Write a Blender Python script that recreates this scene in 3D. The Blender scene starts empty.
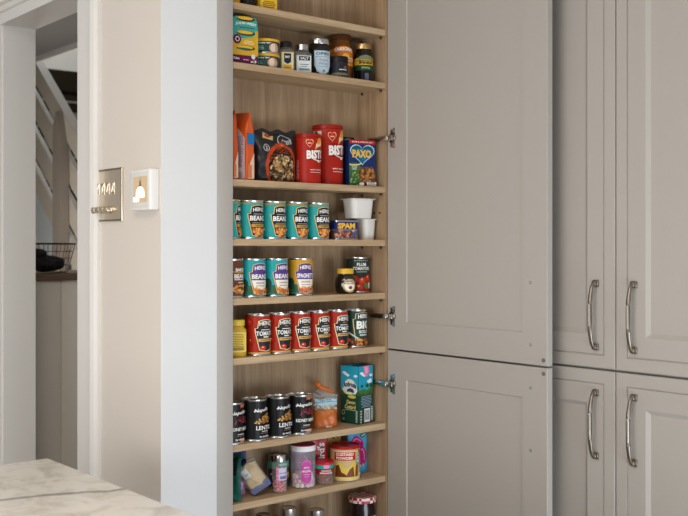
import bpy, bmesh, math, random
from mathutils import Vector, Matrix
from mathutils.geometry import tessellate_polygon
random.seed(7)
R = math.radians
EYE = 1.4
scene = bpy.context.scene
COL = scene.collection

# ------------------------------------------------------------------ materials
def lin(c):
    c = c/255.0
    return c/12.92 if c <= 0.04045 else ((c+0.055)/1.055)**2.4
def rgb(t): return (lin(t[0]), lin(t[1]), lin(t[2]), 1)
_m = {}
def mat(name, col, rough=.5, metal=0, var=0.0, scale=40, coat=0, spec=.5, bump=0, bscale=200):
    if name in _m: return _m[name]
    m = bpy.data.materials.new(name); m.use_nodes = True
    nt = m.node_tree; b = nt.nodes['Principled BSDF']
    c = rgb(col)
    b.inputs['Base Color'].default_value = c
    b.inputs['Roughness'].default_value = rough
    b.inputs['Metallic'].default_value = metal
    b.inputs['Specular IOR Level'].default_value = spec
    b.inputs['Coat Weight'].default_value = coat
    if var or bump:
        tc = nt.nodes.new('ShaderNodeTexCoord')
        n = nt.nodes.new('ShaderNodeTexNoise'); n.inputs['Scale'].default_value = scale
        n.inputs['Detail'].default_value = 4
        nt.links.new(tc.outputs['Object'], n.inputs['Vector'])
        if var:
            mx = nt.nodes.new('ShaderNodeMix'); mx.data_type = 'RGBA'
            mx.inputs[6].default_value = tuple(x*(1-var) for x in c[:3])+(1,)
            mx.inputs[7].default_value = tuple(min(1, x*(1+var)) for x in c[:3])+(1,)
            nt.links.new(n.outputs['Fac'], mx.inputs[0])
            nt.links.new(mx.outputs[2], b.inputs['Base Color'])
        if bump:
            n2 = nt.nodes.new('ShaderNodeTexNoise'); n2.inputs['Scale'].default_value = bscale
            nt.links.new(tc.outputs['Object'], n2.inputs['Vector'])
            bp = nt.nodes.new('ShaderNodeBump'); bp.inputs['Strength'].default_value = bump
            bp.inputs['Distance'].default_value = .002
            nt.links.new(n2.outputs['Fac'], bp.inputs['Height'])
            nt.links.new(bp.outputs['Normal'], b.inputs['Normal'])
    _m[name] = m
    return m

def wood(name, axis, c1, c2):
    m = bpy.data.materials.new(name); m.use_nodes = True
    nt = m.node_tree; b = nt.nodes['Principled BSDF']; b.inputs['Roughness'].default_value = .55
    b.inputs['Specular IOR Level'].default_value = .3
    tc = nt.nodes.new('ShaderNodeTexCoord')
    mp = nt.nodes.new('ShaderNodeMapping')
    mp.inputs['Scale'].default_value = (2.2, 30, 30) if axis == 'x' else (26, 26, 1.1)
    nt.links.new(tc.outputs['Object'], mp.inputs['Vector'])
    n = nt.nodes.new('ShaderNodeTexNoise'); n.inputs['Scale'].default_value = 1.6
    n.inputs['Detail'].default_value = 7; n.inputs['Roughness'].default_value = .62; n.inputs['Distortion'].default_value = .6
    nt.links.new(mp.outputs[0], n.inputs['Vector'])
    n2 = nt.nodes.new('ShaderNodeTexNoise'); n2.inputs['Scale'].default_value = 9
    n2.inputs['Detail'].default_value = 3
    nt.links.new(mp.outputs[0], n2.inputs['Vector'])
    ad = nt.nodes.new('ShaderNodeMath'); ad.operation = 'MULTIPLY_ADD'; ad.inputs[1].default_value = .35
    nt.links.new(n2.outputs['Fac'], ad.inputs[0]); nt.links.new(n.outputs['Fac'], ad.inputs[2])
    cr = nt.nodes.new('ShaderNodeValToRGB')
    cr.color_ramp.elements[0].position = .47; cr.color_ramp.elements[0].color = rgb(c1)
    cr.color_ramp.elements[1].position = .86; cr.color_ramp.elements[1].color = rgb(c2)
    nt.links.new(ad.outputs[0], cr.inputs[0]); nt.links.new(cr.outputs[0], b.inputs['Base Color'])
    _m[name] = m
    return m

def glass(name, tint, alpha, rough=.05):
    m = bpy.data.materials.new(name); m.use_nodes = True
    nt = m.node_tree; nt.nodes.clear()
    o = nt.nodes.new('ShaderNodeOutputMaterial')
    t = nt.nodes.new('ShaderNodeBsdfTransparent'); t.inputs[0].default_value = (.97, .98, .98, 1)
    g = nt.nodes.new('ShaderNodeBsdfPrincipled'); g.inputs['Base Color'].default_value = rgb(tint)
    g.inputs['Roughness'].default_value = rough
    fr = nt.nodes.new('ShaderNodeLayerWeight'); fr.inputs['Blend'].default_value = .5
    pw = nt.nodes.new('ShaderNodeMath'); pw.operation = 'POWER'; pw.inputs[1].default_value = 4
    nt.links.new(fr.outputs['Facing'], pw.inputs[0])
    ad = nt.nodes.new('ShaderNodeMath'); ad.operation = 'MULTIPLY_ADD'; ad.inputs[1].default_value = .55; ad.inputs[2].default_value = alpha; ad.use_clamp = True
    nt.links.new(pw.outputs[0], ad.inputs[0])
    mx = nt.nodes.new('ShaderNodeMixShader')
    nt.links.new(ad.outputs[0], mx.inputs[0]); nt.links.new(t.outputs[0], mx.inputs[1]); nt.links.new(g.outputs[0], mx.inputs[2])
    nt.links.new(mx.outputs[0], o.inputs[0])
    _m[name] = m
    return m

def marble():
    m = bpy.data.materials.new('marble'); m.use_nodes = True
    nt = m.node_tree; b = nt.nodes['Principled BSDF']; b.inputs['Roughness'].default_value = .35
    tc = nt.nodes.new('ShaderNodeTexCoord')
    n = nt.nodes.new('ShaderNodeTexNoise'); n.inputs['Scale'].default_value = 14; n.inputs['Detail'].default_value = 8; n.inputs['Roughness'].default_value = .65
    n.inputs['Distortion'].default_value = 1.2
    nt.links.new(tc.outputs['Object'], n.inputs['Vector'])
    cr = nt.nodes.new('ShaderNodeValToRGB')
    e = cr.color_ramp.elements
    e[0].position = .34; e[0].color = rgb((206, 200, 187)); e[1].position = .54; e[1].color = rgb((242, 238, 230))
    nt.links.new(n.outputs['Fac'], cr.inputs[0])
    # one dark vein: |distance to a line| bent by noise
    sp = nt.nodes.new('ShaderNodeSeparateXYZ'); nt.links.new(tc.outputs['Object'], sp.inputs[0])
    n3 = nt.nodes.new('ShaderNodeTexNoise'); n3.inputs['Scale'].default_value = 12; n3.inputs['Detail'].default_value = 4
    nt.links.new(tc.outputs['Object'], n3.inputs['Vector'])
    def M(op, a, bb):
        x = nt.nodes.new('ShaderNodeMath'); x.operation = op
        for i, v in enumerate((a, bb)):
            if v is None: continue
            if isinstance(v, (int, float)): x.inputs[i].default_value = v
            else: nt.links.new(v, x.inputs[i])
        return x.outputs[0]
    # line through world (-1.074,-.409) and (-1.293,-.333)
    f = M('ADD', M('MULTIPLY', sp.outputs[0], .347), sp.outputs[1])
    f = M('ADD', f, .347*1.074+.409)
    f = M('ADD', f, M('MULTIPLY', M('SUBTRACT', n3.outputs['Fac'], .5), .05))
    f = M('ABSOLUTE', f, None)
    cr2 = nt.nodes.new('ShaderNodeValToRGB')
    cr2.color_ramp.elements[0].position = .0025; cr2.color_ramp.elements[0].color = (1, 1, 1, 1)
    cr2.color_ramp.elements[1].position = .010; cr2.color_ramp.elements[1].color = (0, 0, 0, 1)
    nt.links.new(f, cr2.inputs[0])
    mx = nt.nodes.new('ShaderNodeMix'); mx.data_type = 'RGBA'
    nt.links.new(cr2.outputs[0], mx.inputs[0]); nt.links.new(cr.outputs[0], mx.inputs[6])
    mx.inputs[7].default_value = rgb((104, 95, 88))
    nt.links.new(mx.outputs[2], b.inputs['Base Color'])
    return m

GREIGE = mat('greige_paint', (175, 169, 162), .5, var=.015, scale=60, bump=.06, bscale=500)
NIBWHITE = mat('white_wall_paint', (224, 225, 226), .8, var=.01, scale=8, bump=.12, bscale=120)
CREAM = mat('cream_wall_paint', (222, 214, 204), .8, var=.012, scale=5, bump=.12, bscale=120)
TRIMWHITE = mat('trim_white', (227, 225, 221), .45, var=.01)
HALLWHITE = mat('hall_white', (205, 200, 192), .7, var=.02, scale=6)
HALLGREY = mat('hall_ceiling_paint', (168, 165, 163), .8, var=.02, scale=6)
RAILPAINT = mat('rail_paint', (205, 198, 186), .55, var=.02)
CUPW = mat('hall_cupboard_paint', (236, 231, 222), .6, var=.015)
PALEBLUE = mat('cool_lit_blue', (212, 222, 226), .6, var=.02)  # cool light on the under-stair wall, put into the colour
POSTSHADE = mat('shaded_post_paint', (158, 148, 138), .55, var=.02)  # rail paint darkened to carry the shade on the newel post
CARPET = mat('dark_carpet', (62, 54, 40), .95, var=.3, scale=300)
OAKV = wood('oak_vertical', 'z', (144, 117, 89), (180, 153, 122))
OAKH = wood('oak_horizontal', 'x', (166, 138, 104), (200, 174, 139))
CAPWOOD = wood('cap_wood', 'x', (96, 78, 62), (128, 106, 86))
FLOORM = mat('floor_stone', (172, 160, 146), .5, var=.08, scale=4)
STEEL = mat('steel', (200, 198, 192), .25, 1)
TIN = mat('tin_plate', (206, 206, 204), .22, 1)
TINDK = mat('tin_plate_dull', (150, 146, 140), .35, 1)
NICKEL = mat('brushed_nickel', (146, 137, 126), .34, 1)
CHROME = mat('chrome', (214, 202, 184), .24, 1)
PLATE = mat('polished_plate', (236, 224, 206), .34, 1)
DARKMETAL = mat('dark_metal', (78, 72, 66), .35, 1)
PINM = mat('pin_metal', (84, 70, 56), .5, .3)
HINGEM = mat('hinge_plate', (150, 140, 128), .3, 1)
BLACKGAP = mat('black_gap', (20, 18, 16), .9)
MARBLE = marble()
GLASS = glass('clear_glass', (235, 238, 236), .10)
FILM = glass('clear_film', (225, 228, 232), .14, .2)
PLASTICCLEAR = glass('clear_plastic', (226, 224, 234), .20, .12)
AMBER = glass('amber_glass', (150, 78, 18), .62, .05)

_P = {}
def P(col, rough=.45, coat=0):
    k = (col, rough)
    if k not in _P: _P[k] = mat('ink_%02x%02x%02x_%d' % (col[0], col[1], col[2], int(rough*100)), col, rough, spec=.2)
    return _P[k]
WH = (238, 236, 230); BK = (22, 22, 24); GOLD = (206, 164, 88); CRM = (232, 214, 170)

# ------------------------------------------------------------------ object helpers
def setp(o, label=None, cat=None, group=None, kind=None):
    if label: o['label'] = label
    if cat: o['category'] = cat
    if group: o['group'] = group
    if kind: o['kind'] = kind
    return o
def thing(name, label, cat, loc=(0, 0, 0), rotz=0, group=None):
    o = bpy.data.objects.new(name, None); COL.objects.link(o)
    o.empty_display_size = .02
    o.location = loc; o.rotation_euler = (0, 0, R(rotz))
    return setp(o, label, cat, group)
class MB:
    def __init__(s): s.bm = bmesh.new(); s.mats = []
    def mi(s, m):
        if m not in s.mats: s.mats.append(m)
        return s.mats.index(m)
    def _add(s, verts, faces, m):
        i = s.mi(m); vs = [s.bm.verts.new(v) for v in verts]
        out = []
        for f in faces:
            try:
                fc = s.bm.faces.new([vs[k] for k in f]); fc.material_index = i; fc.smooth = True; out.append(fc)
            except ValueError: pass
        return vs, out
    def box(s, x0, x1, y0, y1, z0, z1, m, bev=0, seg=2, rot=None, about=None):
        v = [(x0,y0,z0),(x1,y0,z0),(x1,y1,z0),(x0,y1,z0),(x0,y0,z1),(x1,y0,z1),(x1,y1,z1),(x0,y1,z1)]
        vs, fs = s._add(v, [(3,2,1,0),(4,5,6,7),(0,1,5,4),(1,2,6,5),(2,3,7,6),(3,0,4,7)], m)
        if bev:
            es = list({e for f in fs for e in f.edges})
            r = bmesh.ops.bevel(s.bm, geom=es, offset=bev, segments=seg, affect='EDGES', profile=.5)
            for f in r['faces']: f.smooth = True
            vs = list({v for f in r['faces'] for v in f.verts} | {v for v in vs if v.is_valid})
        if rot is not None:
            bmesh.ops.rotate(s.bm, verts=[v for v in vs if v.is_valid], cent=about, matrix=rot)
    def lathe(s, prof, m, seg=40, c=(0, 0, 0), mats=None, cap0=True, cap1=True, sx=1, sy=1):
        n = len(prof); vs = []
        for (r, z) in prof:
            for k in range(seg):
                a = 2*math.pi*k/seg
                vs.append((c[0]+r*sx*math.cos(a), c[1]+r*sy*math.sin(a), c[2]+z))
        fs = []
        for i in range(n-1):
            for k in range(seg):
                fs.append((i*seg+k, i*seg+(k+1) % seg, (i+1)*seg+(k+1) % seg, (i+1)*seg+k))
        if cap0: fs.append(tuple(range(seg-1, -1, -1)))
        if cap1: fs.append(tuple((n-1)*seg+k for k in range(seg)))
        return s._add(vs, fs, m)
    def tube(s, pts, rad, m, seg=10, flat=None):
        pts = [Vector(p) for p in pts]; n = len(pts); vs = []
        if not isinstance(rad, (list, tuple)): rad = [rad]*n
        up = Vector((0, 0, 1))
        for i, p in enumerate(pts):
            t = (pts[min(i+1, n-1)]-pts[max(i-1, 0)]).normalized()
            a = t.cross(up)
            if a.length < .05: a = t.cross(Vector((0, 1, 0)))
            a.normalize(); b = t.cross(a).normalized()
            r = rad[i]
            ra, rb = (r if isinstance(r, tuple) else (r, r))
            for k in range(seg):
                th = 2*math.pi*k/seg
                vs.append(tuple(p+a*(ra*math.cos(th))+b*(rb*math.sin(th))))
        fs = []
        for i in range(n-1):
            for k in range(seg):
                fs.append((i*seg+k, i*seg+(k+1) % seg, (i+1)*seg+(k+1) % seg, (i+1)*seg+k))
        fs.append(tuple(range(seg))); fs.append(tuple((n-1)*seg+k for k in range(seg)))
        s._add(vs, fs, m)
    def prism(s, poly, fn, d0, d1, m):
        """poly 2D -> fn(u,v,d)"""
        n = len(poly)
        vs = [fn(u, v, d0) for u, v in poly]+[fn(u, v, d1) for u, v in poly]
        fs = [tuple(range(n)), tuple(range(2*n-1, n-1, -1))]+[(i, i+n, (i+1) % n+n, (i+1) % n) for i in range(n)]
        s._add(vs, fs, m)
    def blob(s, c, r, m, sub=2, sc=(1, 1, 1), jit=0, rnd=random):
        r_ = bmesh.ops.create_icosphere(s.bm, subdivisions=sub, radius=1)
        i = s.mi(m)
        for v in r_['verts']:
            k = 1+jit*(rnd.random()-.5)
            v.co = Vector((c[0]+v.co.x*r*sc[0]*k, c[1]+v.co.y*r*sc[1]*k, c[2]+v.co.z*r*sc[2]*k))
        for f in {f for v in r_['verts'] for f in v.link_faces}: f.material_index = i; f.smooth = True
    def build(s, name, parent=None, sharp=35, loc=None, rotz=None):
        bmesh.ops.recalc_face_normals(s.bm, faces=s.bm.faces)
        me = bpy.data.meshes.new(name); s.bm.to_mesh(me); s.bm.free()
        for m in s.mats: me.materials.append(m)
        try: me.set_sharp_from_angle(angle=R(sharp))
        except Exception: pass
        o = bpy.data.objects.new(name, me); COL.objects.link(o)
        if parent: o.parent = parent
        if loc: o.location = loc
        if rotz is not None: o.rotation_euler = (0, 0, R(rotz))
        return o
def structure(o): o['kind'] = 'structure'; return o

# ------------------------------------------------------------------ label artwork (flat shapes laid on a surface)
_tx = {}
def text_mesh(st, bold=0, shear=0):
    k = (st, bold, shear)
    if k in _tx: return _tx[k]
    cu = bpy.data.curves.new('txt', 'FONT'); cu.body = st; cu.size = 1; cu.offset = bold; cu.shear = shear
    cu.resolution_u = 2; cu.align_x = 'LEFT'
    o = bpy.data.objects.new('txt', cu); COL.objects.link(o)
    dg = bpy.context.evaluated_depsgraph_get(); dg.update()
    me = o.evaluated_get(dg).to_mesh()
    vs = [(v.co.x, v.co.y) for v in me.vertices]; fs = [tuple(p.vertices) for p in me.polygons]
    o.evaluated_get(dg).to_mesh_clear()
    COL.objects.unlink(o); bpy.data.objects.remove(o); bpy.data.curves.remove(cu)
    x0 = min(v[0] for v in vs); x1 = max(v[0] for v in vs); y0 = min(v[1] for v in vs); y1 = max(v[1] for v in vs)
    vs = [((x-(x0+x1)/2)/(x1-x0), (y-(y0+y1)/2)/(y1-y0)) for x, y in vs]
    _tx[k] = (vs, fs)
    return _tx[k]
class Art:
    """units: mm; later layers lie on top"""
    def __init__(s): s.L = []
    def poly(s, pts, col): s.L.append((list(pts), None, col)); return s
    def rect(s, u0, u1, v0, v1, col): return s.poly([(u0, v0), (u1, v0), (u1, v1), (u0, v1)], col)
    def ell(s, u, v, ru, rv, col, n=20, a0=0, a1=360):
        return s.poly([(u+ru*math.cos(R(a0+(a1-a0)*k/n)), v+rv*math.sin(R(a0+(a1-a0)*k/n))) for k in range(n if a1-a0 >= 360 else n+1)], col)
    def ring(s, u, v, ru, rv, w, col, a0=0, a1=360, n=24):
        o = [(u+ru*math.cos(R(a0+(a1-a0)*k/n)), v+rv*math.sin(R(a0+(a1-a0)*k/n))) for k in range(n+1)]
        i = [(u+(ru-w)*math.cos(R(a0+(a1-a0)*k/n)), v+(rv-w)*math.sin(R(a0+(a1-a0)*k/n))) for k in range(n+1)]
        vs = o+i; fs = [(k, k+1, n+2+k, n+1+k) for k in range(n)]
        s.L.append((vs, fs, col)); return s
    def text(s, st, u, v, w, h, col, bold=.02, shear=0, arch=0, rot=0):
        vs, fs = text_mesh(st, bold, shear)
        q = []
        for x, y in vs:
            uu, vv = x*w, y*h+arch*(.25-x*x)*4*0+arch*(1-4*x*x)
            c, sn = math.cos(R(rot)), math.sin(R(rot))
            q.append((u+uu*c-vv*sn, v+uu*sn+vv*c))
        s.L.append((q, fs, col)); return s
    def dabs(s, u0, u1, v0, v1, n, cols, r0, r1, seed=1, mask=None):
        rn = random.Random(seed)
        for _ in range(n):
            for _t in range(20):
                u = rn.uniform(u0, u1); v = rn.uniform(v0, v1)
                if mask is None or mask(u, v): break
            r = rn.uniform(r0, r1); a = rn.uniform(0, 3.14); e = rn.uniform(.5, .9)
            s.poly([(u+r*math.cos(t)*math.cos(a)-r*e*math.sin(t)*math.sin(a), v+r*math.cos(t)*math.sin(a)+r*e*math.sin(t)*math.cos(a)) for t in [k*6.283/9 for k in range(9)]], rn.choice(cols))
        return s
    def lines(s, u0, u1, v, n, dv, h, col, seed=1):
        rn = random.Random(seed)
        for k in range(n):
            w = (u1-u0)*rn.uniform(.7, 1)/2; c = (u0+u1)/2
            s.rect(c-w, c+w, v-k*dv, v-k*dv+h, col)
        return s
    def lay(s, mb, mapper, du=None, step=.00006, base=.00015, clip=None, rough=.42):
        for i, (pts, fs, col) in enumerate(s.L):
            b = bmesh.new()
            if fs is None:
                vv = [b.verts.new((u, v, 0)) for u, v in pts]
                tris = tessellate_polygon([[Vector((u, v, 0)) for u, v in pts]])
                for t in tris:
                    try: b.faces.new([vv[k] for k in t])
                    except ValueError: pass
            else:
                vv = [b.verts.new((u, v, 0)) for u, v in pts]
                for t in fs:
                    try: b.faces.new([vv[k] for k in t])
                    except ValueError: pass
            if clip:
                for co, no in (((clip[0], 0, 0), (-1, 0, 0)), ((clip[1], 0, 0), (1, 0, 0)), ((0, clip[2], 0), (0, -1, 0)), ((0, clip[3], 0), (0, 1, 0))):
                    bmesh.ops.bisect_plane(b, geom=b.verts[:]+b.edges[:]+b.faces[:], plane_co=co, plane_no=no, clear_outer=True)
            if du and b.verts:
                for ax in ((0, 1) if isinstance(du, tuple) else (0,)):
                    d = du[ax] if isinstance(du, tuple) else du
                    if not d: continue
                    lo = min(v.co[ax] for v in b.verts); hi = max(v.co[ax] for v in b.verts)
                    u = math.ceil(lo/d)*d
                    while u < hi:
                        if u > lo+1e-4:
                            co = [0, 0, 0]; no = [0, 0, 0]; co[ax] = u; no[ax] = 1
                            bmesh.ops.bisect_plane(b, geom=b.verts[:]+b.edges[:]+b.faces[:], plane_co=co, plane_no=no)
                        u += d
            off = base+i*step
            b.verts.index_update()
            m = P(col, rough) if isinstance(col, tuple) else col
            mb._add([mapper(v.co.x/1000, v.co.y/1000, off) for v in b.verts], [tuple(v.index for v in f.verts) for f in b.faces], m)
            b.free()
def cylmap(r, z0=0):
    def f(u, v, o):
        a = u/r
        return ((r+o)*math.sin(a), -(r+o)*math.cos(a), z0+v)
    return f
def planemap(org, U, V):
    org, U, V = Vector(org), Vector(U), Vector(V); N = U.cross(V)
    return lambda u, v, o: tuple(org+U*u+V*v+N*o)
def frontmap(y, z0=0): return planemap((0, y, z0), (1, 0, 0), (0, 0, 1))
def heart(u, v, w, h, n=32):
    pts = []
    for k in range(n):
        t = 2*math.pi*k/n
        x = 16*math.sin(t)**3; y = 13*math.cos(t)-5*math.cos(2*t)-2*math.cos(3*t)-math.cos(4*t)
        pts.append((u+x/34*w, v+(y+2.5)/29*h))
    return pts
def shrink(pts, k):
    cx = sum(p[0] for p in pts)/len(pts); cy = sum(p[1] for p in pts)/len(pts)
    return [(cx+(p[0]-cx)*k, cy+(p[1]-cy)*k) for p in pts]

# =================================================================== SETTING
b = MB(); b.box(-4.6, .67, -5.2, 3.2, -.06, 0, FLOORM); structure(b.build('floor'))
b = MB(); b.box(-4.6, -.76, -5.2, 3.2, 2.62, 2.70, NIBWHITE); b.box(-.76, .67, -5.2, .15, 2.62, 2.70, NIBWHITE); structure(b.build('ceiling'))
# wall with the doorway: a nib, the near pier, the lintel and the far pier
b = MB(); b.box(-.76, -.5965, 0, .139, 0, 2.62, NIBWHITE); structure(b.build('wall_nib'))
b = MB()
b.box(-.76, -.66, .0, .452, 0, 2.62, CREAM); b.bm.verts.ensure_lookup_table()
for v in b.bm.verts:
    if v.co.y < .01: v.co.y = .1395
b.box(-.7605, -.7599, .0005, .452, 0, 2.62, CREAM)
b.box(-.76, -.66, .452, 1.039, 2.1375, 2.62, CREAM)
b.box(-.76, -.66, 1.039, 3.2, 0, 2.62, CREAM)
structure(b.build('wall_left'))
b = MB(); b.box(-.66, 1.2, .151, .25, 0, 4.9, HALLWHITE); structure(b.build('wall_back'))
b = MB(); b.box(-4.6, -.76, 3.2, 3.3, 0, 2.7, CREAM); structure(b.build('wall_far'))
b = MB(); b.box(.66, .75, -2.6, .151, 0, 2.62, NIBWHITE); structure(b.build('wall_right'))
# door lining and architraves
b = MB()
b.box(-.765, -.655, 1.034, 1.0388, 0, 2.1325, TRIMWHITE)
b.box(-.765, -.655, .4522, .457, 0, 2.1325, TRIMWHITE)
b.box(-.765, -.655, .4522, 1.0388, 2.1325, 2.1373, TRIMWHITE)
structure(b.build('trim_1'))
ARCH = [(0, 0), (0, .018), (.058, .018), (.064, .022), (.092, .024), (.104, .019), (.110, .010), (.110, 0)]
def arch(y_in, sgn, name):
    b = MB(); b.prism(ARCH, lambda u, v, d: (-.7606-v, y_in+sgn*u, d), 0, 2.2405, TRIMWHITE); return structure(b.build(name, sharp=20))
arch(.442, -1, 'trim_2'); arch(1.039, 1, 'trim_3')
b = MB()
HP = [(0, 0), (0, .016), (.034, .016), (.036, .026), (.046, .030), (.049, .022), (.056, .022), (.059, .034), (.068, .038), (.071, .028), (.078, .028), (.081, .042), (.092, .046), (.100, .030), (.124, .030), (.124, 0)]
b.prism(HP, lambda u, v, d: (-.7606-v, d, 2.1315+u), .447, 1.039, TRIMWHITE); structure(b.build('trim_4', sharp=20))

# =================================================================== HALL with staircase
b = MB(); b.box(-.66, 1.2, .25, 5.6, -.06, 0, FLOORM); structure(b.build('floor_hall'))
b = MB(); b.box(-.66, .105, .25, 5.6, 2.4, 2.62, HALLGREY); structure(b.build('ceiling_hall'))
b = MB(); b.box(.105, .118, .25, 5.6, 2.375, 2.66, TRIMWHITE); structure(b.build('trim_5'))
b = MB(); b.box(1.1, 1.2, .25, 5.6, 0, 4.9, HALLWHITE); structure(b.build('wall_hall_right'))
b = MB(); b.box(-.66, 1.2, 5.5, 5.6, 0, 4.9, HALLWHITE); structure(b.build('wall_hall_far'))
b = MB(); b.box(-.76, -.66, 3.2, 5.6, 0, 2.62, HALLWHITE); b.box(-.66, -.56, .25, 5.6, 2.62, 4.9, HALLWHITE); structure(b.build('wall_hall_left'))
b = MB(); b.box(-.66, 1.2, .15, 5.6, 4.9, 5.0, HALLWHITE); structure(b.build('ceiling_stairwell'))
# staircase: rises towards +Y behind a ranch style balustrade of sloping boards
SX = .135; SL = .8537
def pitch(y, off): return EYE+.580+(y-2.425)*SL+off
st = thing('staircase', 'painted staircase with sloping balustrade boards and dark carpet, seen through the doorway', 'staircase', (SX, 1.2, 0))
def sb(y): return y-1.2
n = 13
rise, run = .197, .2308
y0 = 1.27; bt = MB(); br = MB()
for k in range(n):
    yy = y0+k*run; zt = (k+1)*rise
    if k == n-1:
        bt.box(.03, .94, sb(yy)-.02, sb(5.45), zt-.135, zt, CARPET); continue
    br.box(.035, .93, sb(yy), sb(yy+.03), k*rise, zt-.105, RAILPAINT)
    bt.box(.03, .94, sb(yy)-.02, sb(yy+run)+.03, zt-.035, zt, CARPET)
    bt.box(.03, .94, sb(yy)-.012, sb(yy)+.018, zt-.105, zt-.047, CARPET)
    br.box(.03, .94, sb(yy)-.024, sb(yy)+.02, zt-.047, zt-.035, RAILPAINT)
br.build('riser', st); bt.build('carpet', st)
def board(name, off, h, x0, x1, ya, yb, m=RAILPAINT, bev=0):
    q = MB()
    za, zb = pitch(ya, off), pitch(yb, off)
    q.prism([(sb(ya), za-h), (sb(yb), zb-h), (sb(yb), zb), (sb(ya), za)], lambda u, v, d: (d, u, v), x0, x1, m)
    return q.build(name, st)
board('handrail', 0, .115, -.02, .03, 1.35, 4.3)
for off, h in ((-.195, .136), (-.392, .136), (-.585, .130)):
    board('balustrade_board', off, h, -.005, .018, 1.35, 4.3)
board('string_board', -.98, .26, -.008, .02, 1.5, 4.3)
q = MB()
ya, yb = 1.5, 4.3
q.prism([(sb(ya), pitch(ya, -1.24)), (sb(yb), pitch(yb, -1.24)), (sb(yb), pitch(yb, -.71)), (sb(ya), pitch(ya, -.71))], lambda u, v, d: (d, u, v), .012, .0195, PALEBLUE)
q.build('lit_wall_panel', st)  # panel added in place of the coolly lit wall under the stairs
q = MB(); q.prism([(sb(2.50), 0), (sb(2.59), 0), (sb(2.59), 2.0), (sb(2.56), 2.08), (sb(2.545), 2.08), (sb(2.50), 1.93)], lambda u, v, d: (d, u, v), -.055, -.0085, POSTSHADE)
q.build('newel_post', st)
# low boxing with a timber top, and a wire basket standing on it
hc = thing('hall_cupboard', 'tall pale cupboard with brown timber top in the hall, seen through the doorway', 'cupboard', (-.6, 1.222, 0))
q = MB(); q.box(0, .118, 0, .6, .001, 1.283, CUPW, .002); q.build('side_panel', hc)
q = MB(); q.box(.119, .42, .0, .6, .001, 1.283, CUPW, .002); q.build('front_panel', hc)
q = MB(); q.box(-.012, .43, -.018, .6, 1.2835, 1.307, CAPWOOD, .003); q.build('top', hc)
bk = thing('wire_basket', 'black wire mesh basket on the brown top of the hall cupboard', 'basket', (-.492, 1.332, 1.3075))
q = MB()
q.tube([(.108*math.cos(R(a)), .104*math.sin(R(a)), .108) for a in range(0, 361, 15)], .0032, DARKMETAL)
q.build('rim', bk)
q = MB()
for k in range(20):
    a = 2*math.pi*k/20
    q.tube([(.106*math.cos(a), .102*math.sin(a), .107), (.088*math.cos(a), .084*math.sin(a), .04), (.078*math.cos(a), .074*math.sin(a), .003)], .0011, DARKMETAL, seg=5)
for h, r in ((.08, .099), (.055, .092), (.03, .0855), (.003, .078)):
    q.tube([(r*math.cos(R(a)), (r-.004)*math.sin(R(a)), h) for a in range(0, 361, 15)], .0011, DARKMETAL, seg=5)
q.build('mesh', bk)
q = MB()
rn = random.Random(3)
q.blob((0, 0, .036), .07, P((48, 49, 52), .6), 3, (1, .95, .45), .16, rn)
q.blob((-.035, .0, .07), .034, P((52, 54, 58), .6), 2, (1.2, 1, .6), .14, rn)
o = q.build('cloth_bag'); o.location = (-.492, 1.332, 1.3085)
setp(o, 'crumpled dark grey cloth bag lying in the wire basket', 'bag')

# =================================================================== LARDER
lc = thing('larder_cupboard', 'tall open larder cupboard with oak shelves and greige doors, full of groceries', 'cupboard', (0, 0, 0))
q = MB()
q.box(-.003, .015, .0015, .149, .15, 2.38, OAKV)
for z in (.21,):
    for dz in (0, .032, .064): pass
for yy, zz in ((.03, 1.505), (.055, 1.505), (.085, 1.505)):
    q.box(-.0036, -.003, yy-.003, yy+.003, zz-.003, zz+.003, BLACKGAP)
q.build('side_panel', lc)
q = MB(); q.box(-.595, -.577, .0038, .149, .15, 2.38, OAKV); q.build('side_panel', lc)
q = MB(); q.box(-.577, -.003, .131, .149, .15, 2.38, OAKV); q.build('back_panel', lc)
q = MB(); q.box(-.595, .015, .0038, .149, 2.3802, 2.398, OAKH); q.build('top_panel', lc)
q = MB(); q.box(-.5962, -.547, -.0012, .0034, 0, 2.40, GREIGE, .0008); q.build('filler_strip', lc)
q = MB(); q.box(-.595, .015, .03, .045, 0, .149, GREIGE); q.build('plinth', lc)
SH = {'s1': .650, 's2': .492, 's3': .182, 's4': .024, 's5': -.1335, 's6': -.292, 's7': -.5215, 's8': -.678, 's9': -.875}
Z = {k: EYE+v+.0004 for k, v in SH.items()}
for k, v in SH.items():
    q = MB(); q.box(-.5765, -.0035, .004, .1305, EYE+v-.018, EYE+v, OAKH, .0006, 1)
    s_ = q.build('shelf', lc)
    for yy in (.022, .108):
        q = MB()
        q.tube([(-.0032, yy, EYE+v-.0235), (-.009, yy, EYE+v-.0235)], .0026, PINM, 8)
        q.box(-.010, -.0045, yy-.0025, yy+.0025, EYE+v-.025, EYE+v-.0184, PINM)
        q.build('shelf_pin', s_)

def ring_panel(mb, w, h, prof, fn, m):
    """nested rectangles: prof = [(inset, depth)], fn(u,v,d)"""
    vs = []
    for ins, d in prof:
        vs += [fn(ins, ins, d), fn(w-ins, ins, d), fn(w-ins, h-ins, d), fn(ins, h-ins, d)]
    fs = []
    for i in range(len(prof)-1):
        for k in range(4):
            fs.append((i*4+k, i*4+(k+1) % 4, (i+1)*4+(k+1) % 4, (i+1)*4+k))
    j = (len(prof)-1)*4
    fs.append((j, j+1, j+2, j+3))
    mb._add(vs, fs, m)

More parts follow.
